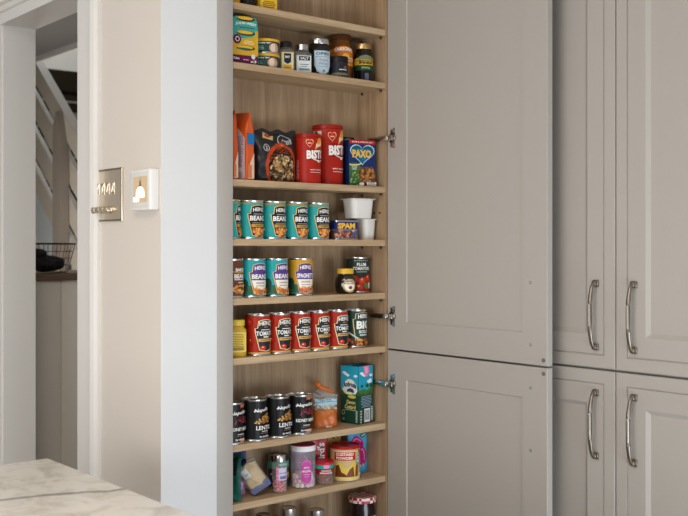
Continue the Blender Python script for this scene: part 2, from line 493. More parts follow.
def larder_door(z0, z1, hinges, screws, pad_z):
    t = .0215
    q = MB()
    # inner face (towards -X) with a shallow recessed field, then edges and outer face
    ring_panel(q, .600, z1-z0, [(0, .0012), (.0012, 0), (.081, 0), (.0835, .0035), (.30 if False else .09, .0035)], lambda u, v, d: (d, -.001-u, z0+v), GREIGE)
    w, h = .600, z1-z0
    fn = lambda u, v, d: (d, -.001-u, z0+v)
    ring_panel(q, w, h, [(0, .0012), (0, t-.0012), (.0012, t), (.034, t), (.036, t-.002), (.085, t-.002), (.095, t-.009)], fn, GREIGE)
    bmesh.ops.remove_doubles(q.bm, verts=q.bm.verts, dist=.00001)
    d = q.build('door', lc, sharp=20)
    for hz in hinges:
        q = MB()
        q.box(-.0026, -.0002, -.037, -.027, hz-.030, hz+.030, STEEL, .0008, 1)
        q.box(-.0020, -.0002, -.027, -.015, hz-.026, hz+.026, HINGEM, .0008, 1)
        vv, _f = q.lathe([(.0145, 0), (.0145, .004), (.0125, .005), (.0105, .002)], HINGEM, 20)
        bmesh.ops.rotate(q.bm, verts=vv, cent=(0, 0, 0), matrix=Matrix.Rotation(R(-90), 3, 'Y'))
        bmesh.ops.translate(q.bm, verts=vv, vec=(-.0005, -.024, hz))
        q.box(-.014, -.003, -.033, -.006, hz-.008, hz+.008, STEEL, .002, 2)
        q.box(-.0185, -.0085, -.012, .024, hz-.0075, hz+.0075, STEEL, .002, 2)
        q.box(-.0165, -.0036, .020, .068, hz-.0065, hz+.0065, HINGEM, .002, 2)
        for s2 in (-.022, .022):
            q.tube([(-.0008, -.026, hz+s2), (-.0034, -.026, hz+s2)], .0035, STEEL, 10)
        q.build('hinge', d)
    for sz in screws:
        q = MB(); q.tube([(-.0001, -.548, sz), (-.0016, -.548, sz)], .0046, STEEL, 12); q.tube([(-.0016, -.548, sz), (-.0024, -.548, sz)], .0018, STEEL, 8)
        q.build('screw', d)
    q = MB(); q.tube([(-.0001, -.590, pad_z), (-.0022, -.590, pad_z)], .0052, P((112, 106, 104), .5), 14); q.build('bumper_pad', d)
    # pull handle on the outer face
    hd = pull_handle(d, Vector((.0216, -.548, 0)), 1, screws)
    return d
def pull_handle(parent, base, sgn, zs):
    """bowed bar between two feet; sgn = direction away from the door face along X"""
    x, y = base.x, base.y; za, zb = min(zs), max(zs)
    q = MB()
    for z, o in ((za, -1), (zb, 1)):
        q.box(min(x, x+sgn*.005), max(x, x+sgn*.005), y-.0085, y+.0085, z-.0085, z+.0085, NICKEL, .0012, 1)
        q.box(min(x+sgn*.004, x+sgn*.012), max(x+sgn*.004, x+sgn*.012), y-.006, y+.006, z-.006, z+.006, NICKEL, .0012, 1)
    L = zb-za; pts = []; rad = []
    for k in range(25):
        t = k/24
        bow = min(1, math.sin(math.pi*t)*1.25)**.5
        pts.append((x+sgn*(.009+.017*bow), y, za+L*t+(-.003+.006*t)))
        w = math.sin(math.pi*t)
        rad.append((.0042+.0022*w, .0038+.0012*w))
    q.tube(pts, rad, NICKEL, 12)
    return q.build('handle', parent, sharp=40)
larder_door(EYE-.2985, EYE+.985, (EYE+.325, EYE-.202), (EYE-.248, EYE-.088), EYE-.284)
larder_door(.152, EYE-.3036, (EYE-.402, EYE-.98), (EYE-.518, EYE-.358), EYE-.318)

# tall cupboard on the right, at right angles
tc_ = thing('tall_cupboard', 'tall greige shaker cupboard with four panelled doors beside the open larder door', 'cupboard', (.073, -.152, 0))
q = MB(); q.box(.0255, .56, -1.202, .0, .15, 2.38, GREIGE); q.build('carcass', tc_)
q = MB(); q.box(.0, .58, .0005, .150, 0, 2.40, GREIGE); q.build('filler_panel', tc_)
q = MB(); q.box(.05, .56, -1.202, .0, 0, .149, GREIGE); q.build('plinth', tc_)
def cup_door(y1, y0, z0, z1, hy, zs):
    q = MB(); w, h = y1-y0, z1-z0
    fn = lambda u, v, d: (d, y1-u, z0+v)
    ring_panel(q, w, h, [(0, .021), (0, .002), (.002, 0), (.0310, 0), (.0318, .0042), (.0338, .0042), (.0350, .0014), (.083, .0014), (.0935, .0085), (.10, .0085)], fn, GREIGE)
    q._add([fn(0, 0, .021), fn(w, 0, .021), fn(w, h, .021), fn(0, h, .021)], [(0, 1, 2, 3)], GREIGE)
    bmesh.ops.remove_doubles(q.bm, verts=q.bm.verts, dist=.00001)
    d = q.build('door', tc_, sharp=16)
    pull_handle(d, Vector((-.0002, hy, 0)), -1, zs)
up = (EYE-.246, EYE-.088); lo = (EYE-.517, EYE-.360)
cup_door(-.0015, -.5992, EYE-.2985, 2.38, -.544, up)
cup_door(-.6018, -1.2, EYE-.2985, 2.38, -.655, up)
cup_door(-.0015, -.5992, .152, EYE-.3040, -.544, lo)
cup_door(-.6018, -1.2, .152, EYE-.3040, -.655, lo)

# =================================================================== ISLAND
q = MB(); q.box(-1.96, -1.066, -1.40, -.026, .890, .920, MARBLE, .003, 2); o = q.build('worktop')
setp(o, 'cream mottled marble worktop with a dark vein, in the lower left corner', 'worktop')
ic = thing('island_cupboard', 'pale island cupboard under the marble worktop', 'cupboard', (-1.51, -.71, 0))
q = MB(); q.box(-.42, .42, -.66, .66, .001, .8895, GREIGE); q.build('carcass', ic)

# =================================================================== SWITCH PLATE + DISPLAY
# wall faces -X; local frame: u runs towards -Y, v up, out = -X
sw = thing('switch_plate', 'polished chrome switch plate with four toggles above four round dimmer knobs', 'switch', (-.7606, .286, EYE+.143))
q = MB(); q.box(-.0045, -.0001, -.088, .090, -.0715, .0715, PLATE, .0018, 2)
for z_ in (-.0685, .0685): q.box(-.0058, -.0040, -.087, .089, z_-.003, z_+.003, NICKEL, .0006, 1)
q.box(-.0058, -.0040, -.088, -.0825, -.0715, .0715, NICKEL, .0006, 1); q.build('plate', sw)
for k in range(4):
    yk = .0480-k*.0290
    q = MB()
    q.box(-.0058, -.0045, yk-.0060, yk+.0060, .002, .034, CHROME, .0006, 1)
    q.tube([(-.0056, yk, .006), (-.0066, yk, .008), (-.0076, yk, .030), (-.0070, yk, .0325)], [.0026, .0040, .0040, .0026], CHROME, 12)
    q.build('toggle', sw)
for k in range(4):
    yk = .0520-k*.0255
    q = MB(); q.lathe([(.0105, 0), (.0105, .003), (.0092, .004), (.0092, .0165), (.0082, .0180)], CHROME, 20)
    bmesh.ops.rotate(q.bm, verts=q.bm.verts, cent=(0, 0, 0), matrix=Matrix.Rotation(R(-90), 3, 'Y'))
    bmesh.ops.translate(q.bm, verts=q.bm.verts, vec=(-.0046, yk, -.040))
    q.build('dimmer_knob', sw)
td = thing('wall_display', 'small white wall box with a glass front and the painted reflection of a glowing pendant lamp', 'wall display', (-.7606, .060, EYE+.147))
WPL = mat('white_plastic', (238, 236, 232), .3)
q = MB(); q.box(-.026, -.0001, -.053, .053, -.052, .052, WPL, .004, 3); q.build('case', td)
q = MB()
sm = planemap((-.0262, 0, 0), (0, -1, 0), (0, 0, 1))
TAN = mat('reflection_tan', (196, 160, 116), .25); 
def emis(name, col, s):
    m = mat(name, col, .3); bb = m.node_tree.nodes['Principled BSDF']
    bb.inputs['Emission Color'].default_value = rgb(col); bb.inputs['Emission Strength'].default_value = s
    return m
GLOW = emis('reflection_glow', (255, 244, 226), 1.6); TANE = emis('reflection_field', (214, 180, 136), .25)
a = Art(); a.rect(-34, 38, -32, 34, TANE)  # pendant lamp's reflection in the glass, painted as a glowing picture
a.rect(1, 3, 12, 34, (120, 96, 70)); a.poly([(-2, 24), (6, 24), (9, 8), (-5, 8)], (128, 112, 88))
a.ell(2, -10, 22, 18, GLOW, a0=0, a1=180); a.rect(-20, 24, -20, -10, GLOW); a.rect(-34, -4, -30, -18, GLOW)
a.lay(q, sm); q.build('painted_reflection', td)
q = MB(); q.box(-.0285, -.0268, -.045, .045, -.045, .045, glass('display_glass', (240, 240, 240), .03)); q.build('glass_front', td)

# =================================================================== GROCERIES : generic builders
def can_body(r, h, m=TIN, beads=False):
    q = MB()
    p = [(r*.9, .0015), (r*.97, 0), (r*1.012, .0006), (r*1.012, .0028), (r*.985, .0045), (r*.985, h-.0045), (r*1.012, h-.0028), (r*1.012, h-.0004), (r*.985, h), (r*.955, h-.0006), (r*.945, h-.0042), (r*.80, h-.0044), (r*.77, h-.0036), (r*.3, h-.0036)]
    q.lathe(p, m, 44); return q
def can_lid_tab(r, h):
    q = MB()
    q.box(-.006, .006, -.012, .010, h-.0034, h-.0020, TINDK, .0006, 1)
    q.tube([(.007*math.cos(R(a)), -.014+.008*math.sin(R(a)), h-.0024) for a in range(0, 361, 30)], .0012, TINDK, 6)
    return q
def wrap(q, r, z0, z1, col, rough=.4, seg=44):
    q.lathe([(r, z0), (r, z1)], P(col, rough) if isinstance(col, tuple) else col, seg, cap0=False, cap1=False)
def make_can(name, label, cat, r, h, col, art, loc, rz, group, lo=.005, hi=.005, tab=True, rough=.38, body=TIN, us=1):
    t = thing(name, label, cat, loc, rz, group)
    can_body(r, h, body).build('can', t)
    q = MB(); wrap(q, r*.993, lo, h-hi, col, rough)
    if us != 1: art.L = [([(u*us if abs(u) < 80 else u, v) for u, v in p], f, c) for p, f, c in art.L]
    if art: art.lay(q, cylmap(r*.993), du=4, clip=(-r*3100, r*3100, lo*1000, (h-hi)*1000), rough=rough)
    q.build('label', t)
    if tab: can_lid_tab(r, h).build('ring_pull', t)
    return t
def dup(t, loc, rz, label, group=None):
    c = t.copy(); COL.objects.link(c); c.location = loc; c.rotation_euler = (0, 0, R(rz)); c['label'] = label
    if group: c['group'] = group
    for ch in t.children:
        d = ch.copy(); COL.objects.link(d); d.parent = c
        for g in ch.children:
            e = g.copy(); COL.objects.link(e); e.parent = d
    return c
def face(rz): return rz

KEY = [(-18, 90), (-9, 93.5), (0, 94.5), (9, 93.5), (18, 90), (20, 72), (26, 71), (25, 60), (16, 15), (0, 11), (-16, 15), (-25, 60), (-26, 71), (-20, 72)]
def keystone(fill, edge, dv=0, k=1.0):
    a = Art()
    pts = [(u*k, v+dv) for u, v in KEY]
    cy = 54+dv
    a.poly([(u*1.09, cy+(v-cy)*1.045) for u, v in pts], edge)
    a.poly(pts, fill)
    return a
BEANC = [(206, 120, 48), (226, 150, 76), (182, 96, 36), (236, 176, 104)]
TEAL = (36, 158, 156)
def beanz_art():
    a = Art(); a.rect(-111, 111, 93.5, 98.5, (150, 140, 86)); K = keystone((30, 30, 38), (214, 178, 104), -4)
    a.L += K.L
    a.text('HEINZ', 0, 78, 31, 10, WH, .03, arch=2)
    a.rect(-14, 14, 66, 68.5, (150, 146, 140))
    a.text('BEANZ', 0, 56, 45, 13.5, WH, .035)
    a.rect(-17, 17, 42.5, 44, (170, 160, 140))
    a.rect(-19, 19, 32, 40, (196, 150, 72)); a.text('CRISPY', 0, 36, 24, 3.5, BK)
    a.dabs(-17, 17, 10, 27, 44, BEANC, 3, 4.6, 5, lambda u, v: abs(u) < 18-(27-v)*.5)
    a.ell(0, 7, 4, 4, (150, 60, 30))
    return a
def hills(a, green=(52, 96, 66), dark=(36, 72, 58)):
    a.rect(-111, 111, 0, 22, green)
    for k in range(-3, 4): a.ell(k*36+8, 18, 30, 14, green); 
    for u in (-40, -52, 42, 58): a.ell(u, 36, 10, 14, dark); 
    a.rect(-70, -32, 18, 34, dark); a.rect(34, 70, 18, 34, dark)
    a.rect(-111, 111, 5, 9, (34, 130, 130))
    return a
def purple_art(word, field=(88, 60, 132), wd=44):
    a = Art(); hills(a); a.L += keystone(field, (214, 178, 104), -4).L
    a.poly([(-22.2, 46), (22.2, 46), (16, 20), (-16, 20)], (238, 230, 214))
    a.text('HEINZ', 0, 78, 31, 10, WH, .03, arch=2)
    a.text(word, 0, 56, wd, 12.5, WH, .035)
    a.text('ORIGINAL', 0, 38.5, 26, 4, (60, 50, 60)); a.rect(-13, 13, 30, 31.5, (120, 110, 110))
    return a
def beanz2_art():
    a = purple_art('BEANZ'); a.dabs(-19, 19, 8, 24, 44, BEANC, 3, 4.6, 9); return a
def spag_art():
    a = purple_art('SPAGHETTI', wd=46)
    rn = random.Random(4)
    for k in range(16):
        u = rn.uniform(-14, 14); v = rn.uniform(10, 22); a.ring(u, v, rn.uniform(5, 10), rn.uniform(3, 6), 1.6, rn.choice([(214, 110, 50), (190, 84, 36), (230, 140, 80)]), n=14)
    return a
def mex_art():
    a = Art(); a.ring(0, 92, 48, 26, 2, (206, 160, 70), 195, 345)
    a.text('BAKED', 2, 75, 36, 9, WH, .03); a.text('BEANS', 2, 58, 44, 12, WH, .035); a.rect(-20, 22, 48, 50, WH); a.rect(-8, 18, 40, 42.5, (220, 200, 180))
    a.dabs(-26, 26, 14, 34, 40, [(214, 150, 76), (180, 110, 50), (232, 180, 110)], 3.5, 5, 3, lambda u, v: (u/26)**2+((v-24)/11)**2 < 1 and ((u/16)**2+((v-27)/5)**2 > 1))
    return a
def tomato_art():
    a = Art(); a.rect(-107, 107, 5, 9, (206, 164, 88))
    for u, v, r in ((-40, 88, 10), (-36, 38, 9), (40, 88, 10), (38, 40, 9), (-58, 60, 10), (58, 62, 10)):
        a.ell(u, v, r, r, (150, 26, 18)); a.ell(u-1.5, v+1.5, r*.75, r*.75, (182, 44, 26)); a.ell(u-2, v+4, 1.6, 1.4, (236, 200, 160))
    K = keystone((34, 36, 46), (236, 214, 160), 2, .97); a.L += K.L
    a.text('HEINZ', 0, 86, 33, 11, WH, .03, arch=2); a.rect(-6, 6, 76.5, 78, GOLD); a.rect(-12, 12, 69, 71, WH)
    a.text('TOMATO', 0, 60, 47, 12, WH, .03); a.rect(-7, 7, 49, 52, WH)
    a.rect(-19, 19, 38, 46, (206, 164, 88)); a.rect(-14, 14, 41, 43, (120, 84, 30))
    a.ell(-8, 21, 7, 6.5, (200, 48, 28)); a.ell(13, 24, 3, 6, (196, 60, 40)); a.ell(-9, 23, 2, 1.6, (240, 190, 170))
    return a
def big_art():
    a = Art(); K = [(-24, 98), (0, 103), (24, 98), (25, 84), (31, 82), (30, 68), (24, 20), (-24, 20), (-30, 68), (-31, 82), (-25, 84)]
    a.poly([(u*1.08, 60+(v-60)*1.03) for u, v in K], (222, 196, 130)); a.poly(K, (32, 66, 60))
    a.text('HEINZ', 0, 90, 38, 12, WH, .035, arch=2); a.text('BIG', 0, 66, 46, 24, WH, .05); a.text('SOUP', 0, 46, 34, 9, WH, .03); a.rect(-14, 14, 34, 39, (180, 200, 190))
    a.poly([(-56, 50), (-54, 53), (-14, 26), (-16, 22)], (200, 204, 200))
    a.dabs(-44, 36, 6, 24, 56, [(132, 58, 32), (180, 92, 40), (104, 44, 26), (206, 128, 60), (220, 160, 80)], 3, 6, 3)
    return a
def napo(kind):
    a = Art()
    if kind == 'k':
        a.rect(6, 34, 94, 106, (190, 110, 70)); a.rect(6, 34, 4, 18, (200, 118, 76))
        a.dabs(6, 34, 92, 96, 14, [(24, 24, 26)], 2, 4, 3); a.dabs(6, 34, 16, 20, 14, [(24, 24, 26)], 2, 4, 4)
    a.text('Napolina', 4, 82, 50, 12, WH, .02, .25, rot=4); a.rect(-22, -10, 80, 82, WH)
    if kind == 'l':
        a.dabs(-24, 26, 48, 74, 90, [(196, 140, 70), (160, 106, 48), (220, 170, 100), (134, 86, 40)], 2, 3.2, 6, lambda u, v: v < 74-(abs(u-12)*.9 if u > 12 else (12-u)*.72))
        a.text('LENTILS', 6, 36, 46, 11, WH, .02)
    else:
        a.dabs(-10, 32, 54, 72, 34, [(120, 34, 44), (156, 60, 70), (86, 24, 32)], 2, 3.4, 6)
        a.text('KIDNEY BEANS', 6, 40, 54, 9, WH, .02)
    a.rect(-4, 14, 25, 27.5, (190, 190, 190)); a.rect(-6, 16, 20.5, 22, (140, 110, 90)); a.text('RICH TASTE' if False else 'IN WATER', 4, 12, 26, 4.5, WH)
    return a
def gravy_art(r, h, k):
    a = Art()
    a.poly([(u+10*k, v) for u, v in ((-12, h*.66), (2, h*.9), (26, h*.97), (60, h*.93), (60, h*.78), (20, h*.80))], (232, 150, 60))
    a.poly([(u+10*k, v) for u, v in ((2, h*.74), (14, h*.86), (44, h*.9), (50, h*.8))], (246, 206, 120))
    a.poly(heart(-18*k, h*.79, 26*k, 27*k), (236, 190, 150)); a.poly(heart(-18*k, h*.79, 22*k, 23*k), (180, 30, 26)); a.rect(-24*k, -12*k, h*.79, h*.81, (236, 190, 150))
    a.text('Best', 14*k, h*.77, 24*k, 10*k, (250, 240, 220), .02, .3, rot=10)
    a.poly([(-28*k, h*.46), (-22*k, h*.69), (40*k, h*.66), (44*k, h*.52), (20*k, h*.47)], (140, 16, 16))
    a.text('BISTO', 8*k, h*.58, 72*k, 27*k, WH, .05, .05, rot=3)
    a.ring(16*k, h*.52, 28*k, 11*k, 2.4, WH, 200, 330); a.ell(14*k, h*.445, 6*k, 4*k, (240, 220, 200))
    a.text('GRAVY GRANULES', 6*k, h*.27, 46*k, 3.6*k, WH); a.rect(-16*k, 26*k, h*.215, h*.225, (230, 200, 190))
    a.lines(-72*k, -52*k, h*.45, 14, 4, 1.6, (220, 150, 140), 3)
    return a

# ---- shelf 4 (level with the eye): five teal bean tins, a meat tin, two white pots
CR, CH = .0362, .1045
bgroup = 'teal and black bean tins'
t0 = make_can('bean_tin', 'teal bean tin with black label at the left end, half hidden by the stile', 'tin', CR, CH, TEAL, beanz_art(), (-.5355, .046, Z['s4']), 52, bgroup, us=1.2)
for x, rz, l in ((-.4607, 8, 'second teal bean tin with black label from the left, first one fully in view'),
                 (-.385, 9, 'third teal bean tin with black label from the left, middle of the five'),
                 (-.3085, 8, 'fourth teal bean tin with black label from the left'),
                 (-.2315, 6, 'teal bean tin with black label at the right end, beside the blue meat tin')):
    dup(t0, (x, .046, Z['s4']), rz, l)
def rrect(w, d, r, n=6):
    p = []
    for cx, cy, a0 in ((w/2-r, d/2-r, 0), (-w/2+r, d/2-r, 90), (-w/2+r, -d/2+r, 180), (w/2-r, -d/2+r, 270)):
        for k in range(n+1): p.append((cx+r*math.cos(R(a0+90*k/n)), cy+r*math.sin(R(a0+90*k/n))))
    return p
def rr_loft(q, secs, m, cap0=True, cap1=True):
    """secs: (w,d,r,z)"""
    rings = [rrect(w, d, r) for w, d, r, z in secs]; n = len(rings[0]); vs = []
    for rg, s in zip(rings, secs): vs += [(x, y, s[3]) for x, y in rg]
    fs = [(i*n+k, i*n+(k+1) % n, (i+1)*n+(k+1) % n, (i+1)*n+k) for i in range(len(secs)-1) for k in range(n)]
    if cap0: fs.append(tuple(range(n-1, -1, -1)))
    if cap1: fs.append(tuple((len(secs)-1)*n+k for k in range(n)))
    return q._add(vs, fs, m)
def rrmap(w, d, r):
    """wrap around a rounded rectangle: u=0 at the middle of the front (-Y) face"""
    def f(u, v, o):
        s = 1 if u >= 0 else -1; u = abs(u); fl = w/2-r
        if u <= fl: return (s*u, -d/2-o, v)
        arc = math.pi/2*r
        if u <= fl+arc:
            a = (u-fl)/r; return (s*(fl+(r+o)*math.sin(a)), -d/2+r-(r+o)*math.cos(a), v)
        return (s*(w/2+o), -d/2+r+(u-fl-arc), v)
    return f
mt = thing('meat_tin', 'low rounded blue meat tin with yellow lettering, between the bean tins and the white pots', 'tin', (-.1275, .052, Z['s4']), -8)
q = MB(); rr_loft(q, [(.084, .052, .018, 0), (.088, .056, .020, .001), (.088, .056, .020, .003), (.086, .054, .019, .004), (.086, .054, .019, .052), (.088, .056, .020, .053), (.088, .056, .020, .0555), (.084, .052, .018, .056), (.082, .05, .017, .0535)], TIN); q.build('can', mt)
q = MB(); rr_loft(q, [(.0863, .0543, .0191, .0045), (.0863, .0543, .0191, .0515)], P((28, 44, 104)), False, False)
a = Art(); a.rect(-60, 34, 4.5, 28, (120, 72, 58)); a.rect(-60, 34, 27, 30, (80, 150, 180)); a.rect(34, 66, 4.5, 51.5, (140, 58, 34))
a.text('SPAM', -5, 40, 58, 17, (240, 190, 60), .05)
a.dabs(-44, 26, 6, 26, 46, [(196, 140, 124), (160, 96, 80), (216, 176, 160), (110, 60, 50)], 3, 8, 4); a.ell(22, 16, 8, 9, (70, 90, 130)); a.lines(40, 60, 44, 9, 4, 1.4, (220, 180, 150))
a.lay(q, rrmap(.0863, .0543, .0191), du=2, clip=(-66, 66, 4.5, 51.5)); q.build('label', mt)
POT = mat('white_pot_plastic', (226, 224, 218), .4)
def pot(name, label, w, d, h, rim, loc, rz):
    t = thing(name, label, 'pot', loc, rz)
    q = MB(); rr_loft(q, [(w*.80, d*.80, .012, 0), (w*.84, d*.84, .014, .002), (w*.97, d*.97, .016, h-.003), (w, d, .017, h-.002), (w, d, .017, h)], POT); q.build('pot', t)
    q = MB(); rr_loft(q, [(w+rim*2, d+rim*2, .02, h+.0002), (w+rim*2, d+rim*2, .02, h+.0020), (w-.01, d-.01, .014, h+.0026)], POT); q.build('foil_lid', t)
    return t
pot('dessert_pot', 'small white plastic pot with a wide rim beside the meat tin, under a larger pot',   .0500, .0480, .0600, .0045, (-.0365, .055, Z['s4']), 0)
pot('dessert_pot', 'larger white plastic pot stacked across the meat tin and the small pot', .082, .066, .0560, .0055, (-.0665, .056, Z['s4']+.0632), -6)

# ---- shelf 5
make_can('bean_tin', 'brown baked bean tin with white lettering, cut by the stile at the left end', 'tin', CR, CH, (108, 58, 40), mex_art(), (-.526, .046, Z['s5']), 18, None, lo=.006)
t1 = make_can('bean_tin', 'teal bean tin with purple label, left one of the pair beside the brown tin', 'tin', .0358, CH, (30, 160, 164), beanz2_art(), (-.4535, .046, Z['s5']), 6, 'teal and purple bean tins', us=1.2)
dup(t1, (-.378, .046, Z['s5']), 9, 'teal bean tin with purple label, right one of the pair beside the yellow tin')
make_can('spaghetti_tin', 'mustard yellow spaghetti tin with purple label right of the teal bean tins', 'tin', .0358, CH, (204, 152, 44), spag_art(), (-.289, .046, Z['s5']), -11, None, us=1.12)
yj = thing('spread_jar', 'squat black jar of spread with a bright yellow lid, in front of the tomato tin', 'jar', (-.126, .044, Z['s5']), -14)
DARKJ = mat('dark_jar', (26, 18, 14), .08, coat=.5)
q = MB(); q.lathe([(.022, 0), (.026, .002), (.0305, .016), (.0310, .028), (.0295, .042), (.025, .052), (.0205, .056), (.0205, .0585)], DARKJ, 36); q.build('jar', yj)
q = MB(); q.lathe([(.0225, .0575), (.0245, .0585), (.0245, .071), (.0235, .0728), (.02, .0732)], mat('yellow_lid', (226, 178, 46), .35), 36); q.build('lid', yj)
q = MB(); a = Art(); a.ell(0, 24, 21, 19.5, (236, 206, 110)); a.ell(0, 24, 19.5, 18, (96, 120, 70)); a.ell(0, 24, 17.5, 16, (244, 236, 214)); a.poly([(-16.5, 28), (16.5, 28), (14, 34), (6, 38.5), (-6, 38.5), (-14, 34)], (146, 48, 38)); a.text('MARMITE', 0, 31.5, 27, 6, WH, .03, arch=1)
a.ell(0, 19, 11, 7.5, (236, 232, 224)); a.ell(2, 18, 6, 5, (130, 70, 46)); a.lay(q, cylmap(.0312), du=3); q.build('label', yj)
a = Art(); a.rect(-114, 114, 5, 52, (52, 34, 30))
for u, v, r in ((-22, 40, 13), (4, 34, 14), (24, 42, 13), (-6, 14, 15), (20, 14, 13), (-26, 16, 12), (40, 30, 10), (-44, 34, 10)):
    a.ell(u, v, r, r*.95, (166, 44, 26)); a.ell(u-2, v+2, r*.7, r*.6, (200, 66, 38)); a.ell(u-4, v+5, r*.22, r*.18, (240, 170, 130))
a.text('IN TOMATO JUICE', 0, 95, 44, 4, (200, 206, 200)); a.text('PLUM', -1, 84, 28, 10, WH, .03); a.text('TOMATOES', 0, 72, 54, 10, WH, .03); a.rect(-17, 17, 61, 63, (170, 180, 170)); a.rect(8, 20, 16, 28, (80, 130, 70)); a.rect(22, 32, 12, 30, (214, 206, 190))
make_can('tomato_tin', 'dark green tin of plum tomatoes at the right end, behind the yellow lidded jar', 'tin', .0355, .106, (38, 54, 46), a, (-.0425, .086, Z['s5']), -20, None)

# ---- shelf 6
mj = thing('mustard_jar', 'yellow mustard jar with a yellow lid at the left end beside the red soup tins', 'jar', (-.5065, .048, Z['s6']), -20)
MUST = mat('mustard', (196, 160, 48), .25, var=.1)
q = MB(); rr_loft(q, [(.050, .050, .014, 0), (.054, .054, .016, .003), (.054, .054, .016, .072), (.044, .044, .018, .080), (.042, .042, .0185, .086)], MUST); q.build('jar', mj)
q = MB(); q.lathe([(.0245, .083), (.0250, .084), (.0250, .096), (.024, .0985), (.02, .099)], mat('mustard_lid', (222, 190, 62), .4), 36); q.build('lid', mj)
q = MB(); a = Art(); a.rect(-22, 22, 14, 66, (232, 206, 96)); a.rect(-20, 20, 16, 64, (222, 190, 70)); a.lines(-17, 17, 60, 10, 4.6, 1.6, (110, 90, 40)); a.rect(-16, 16, 18, 26, (150, 120, 40)); a.lay(q, frontmap(-.0271)); q.build('label', mj)
q = MB(); a2 = Art(); a2.rect(-22, 22, 14, 66, (232, 206, 96)); a2.lines(-17, 17, 58, 9, 5, 1.8, (120, 96, 40), 4); a2.lay(q, planemap((-.0271, 0, 0), (0, -1, 0), (0, 0, 1))); q.build('label', mj)
sgroup = 'red tomato soup tins'
TR, TH = .0338, .1115
ts = make_can('soup_tin', 'red tomato soup tin at the left end of the row, beside the mustard jar', 'tin', TR, TH, (170, 38, 20), tomato_art(), (-.4355, .045, Z['s6']), 5, sgroup, us=1.18)
for x, rz, l in ((-.3665, 6, 'second red tomato soup tin from the mustard jar'), (-.2975, 4, 'third red tomato soup tin, middle one of the five'),
                 (-.2285, 7, 'fourth red tomato soup tin from the mustard jar'), (-.159, 5, 'red tomato soup tin at the right end, touching the green tin')):
    dup(ts, (x, .045, Z['s6']), rz, l)
make_can('soup_tin', 'dark green big soup tin with white lettering at the right end of the red tins', 'tin', .0348, .1105, (30, 58, 50), big_art(), (-.0845, .049, Z['s6']), 10, None, us=1.12)

# ---- shelf 7
k0 = make_can('kidney_bean_tin', 'black kidney bean tin with copper panel at the left end, half hidden by the stile', 'tin', .0362, .109, (20, 20, 22), napo('k'), (-.5225, .046, Z['s7']), 2, 'black kidney bean tins', us=1.1)
l1 = make_can('lentil_tin', 'black lentil tin left of the other lentil tin', 'tin', .0362, .111, (20, 20, 22), napo('l'), (-.4575, .034+.012, Z['s7']), 3, 'black lentil tins', us=1.1)
l1.location.x = -.4475
k0.location.x = -.5235
dup(l1, (-.371, .045, Z['s7']), 2, 'black lentil tin beside the kidney bean tin with its copper panel in view')
dup(k0, (-.2935, .046, Z['s7']), -13, 'black kidney bean tin with copper panel, next to the bag of nuts')
# custard carton
cc = thing('custard_carton', 'tall blue and green custard carton with hills and clouds, standing at the right', 'carton', (-.0585, .0715, Z['s7']), 9)
q = MB(); cw, cd, ch = .066, .070, .172
q.box(-cw/2, cw/2, -cd/2, cd/2, 0, ch, P((26, 66, 52)), .0015, 1)
q.box(-cw/2+.002, cw/2-.002, -.006, .006, ch, ch+.003, P((30, 120, 140)))
q.build('carton', cc)
q = MB()
def carton_base(a, w):
    a.rect(-w, w, 92, 171, (38, 160, 190)); a.poly([(-w, 84), (-w, 98), (-w*.3, 104), (w*.2, 98), (w, 112), (w, 84)], (70, 110, 50)); a.poly([(-w, 60), (-w, 92), (0, 86), (w, 98), (w, 60)], (52, 92, 44))
    a.rect(-w, w, 1, 84, (28, 66, 50))
    for u, v in ((-w*.6, 150), (-w*.4, 146), (-w*.2, 143), (w*.7, 142)): a.ell(u, v, 7, 4, (226, 238, 242))
    return a
a = carton_base(Art(), 34.5)
for u in (-24, -10, 20): a.ell(u, 94, 6, 5, (44, 80, 44))
a.ell(2, 96, 29, 36, (222, 226, 214), a0=0, a1=180); a.poly([(-27, 97), (31, 97), (24, 88), (-16, 88)], (222, 226, 214)); a.text('Ambrosia', 1, 112, 52, 16, (28, 52, 92), .05, .1, arch=5); a.ell(4, 96, 14, 9, (34, 70, 120)); a.ell(-2, 90, 16, 4, (240, 226, 160))
a.ell(10, 80, 16, 5, (206, 196, 90)); a.text('Devon', 6, 64, 34, 12, (226, 214, 130), .02, .2); a.text('Custard', 4, 50, 44, 12, (226, 214, 130), .02, .2); a.rect(-18, 26, 40, 41.5, (200, 200, 150)); a.ring(-24, 32, 6, 7, 1.4, (170, 190, 170)); a.lines(-28, -18, 14, 2, 4, 1.4, (200, 206, 190))
a.lines(25, 33, 38, 10, 3.6, 1.8, (214, 214, 200))
a.lay(q, planemap((-cw/2, 0, 0), (0, -1, 0), (0, 0, 1)), clip=(-34.5, 34.5, 1, 171))
a = carton_base(Art(), 32.5)
a.poly([(-12, 171), (14, 171), (16, 152), (4, 138), (-8, 146)], (224, 130, 176)); a.poly([(-6, 168), (8, 166), (8, 150), (-2, 148)], (240, 180, 208)); a.ell(16, 124, 11, 5, (230, 240, 244)); a.ell(20, 128, 6, 4, (230, 240, 244))
for u, r in ((-18, 6), (6, 7), (24, 8)): a.ell(u, 112, r, r*.8, (44, 84, 44))
a.lines(-24, 26, 80, 8, 4.4, 1.6, (150, 176, 200), 5); a.rect(-8, 18, 4, 44, WH); 
for k in range(9): a.rect(-6+k*2.4, -6+k*2.4+(1.0 if k % 3 else 1.6), 10, 40, (30, 40, 80))
for k in range(5): a.ell(-24, 6+k*8, 4, 3, (170, 190, 180))
a.rect(20, 31, 6, 50, (110, 140, 120)); a.lines(21, 30, 46, 8, 5, 1.6, (210, 214, 220), 8)
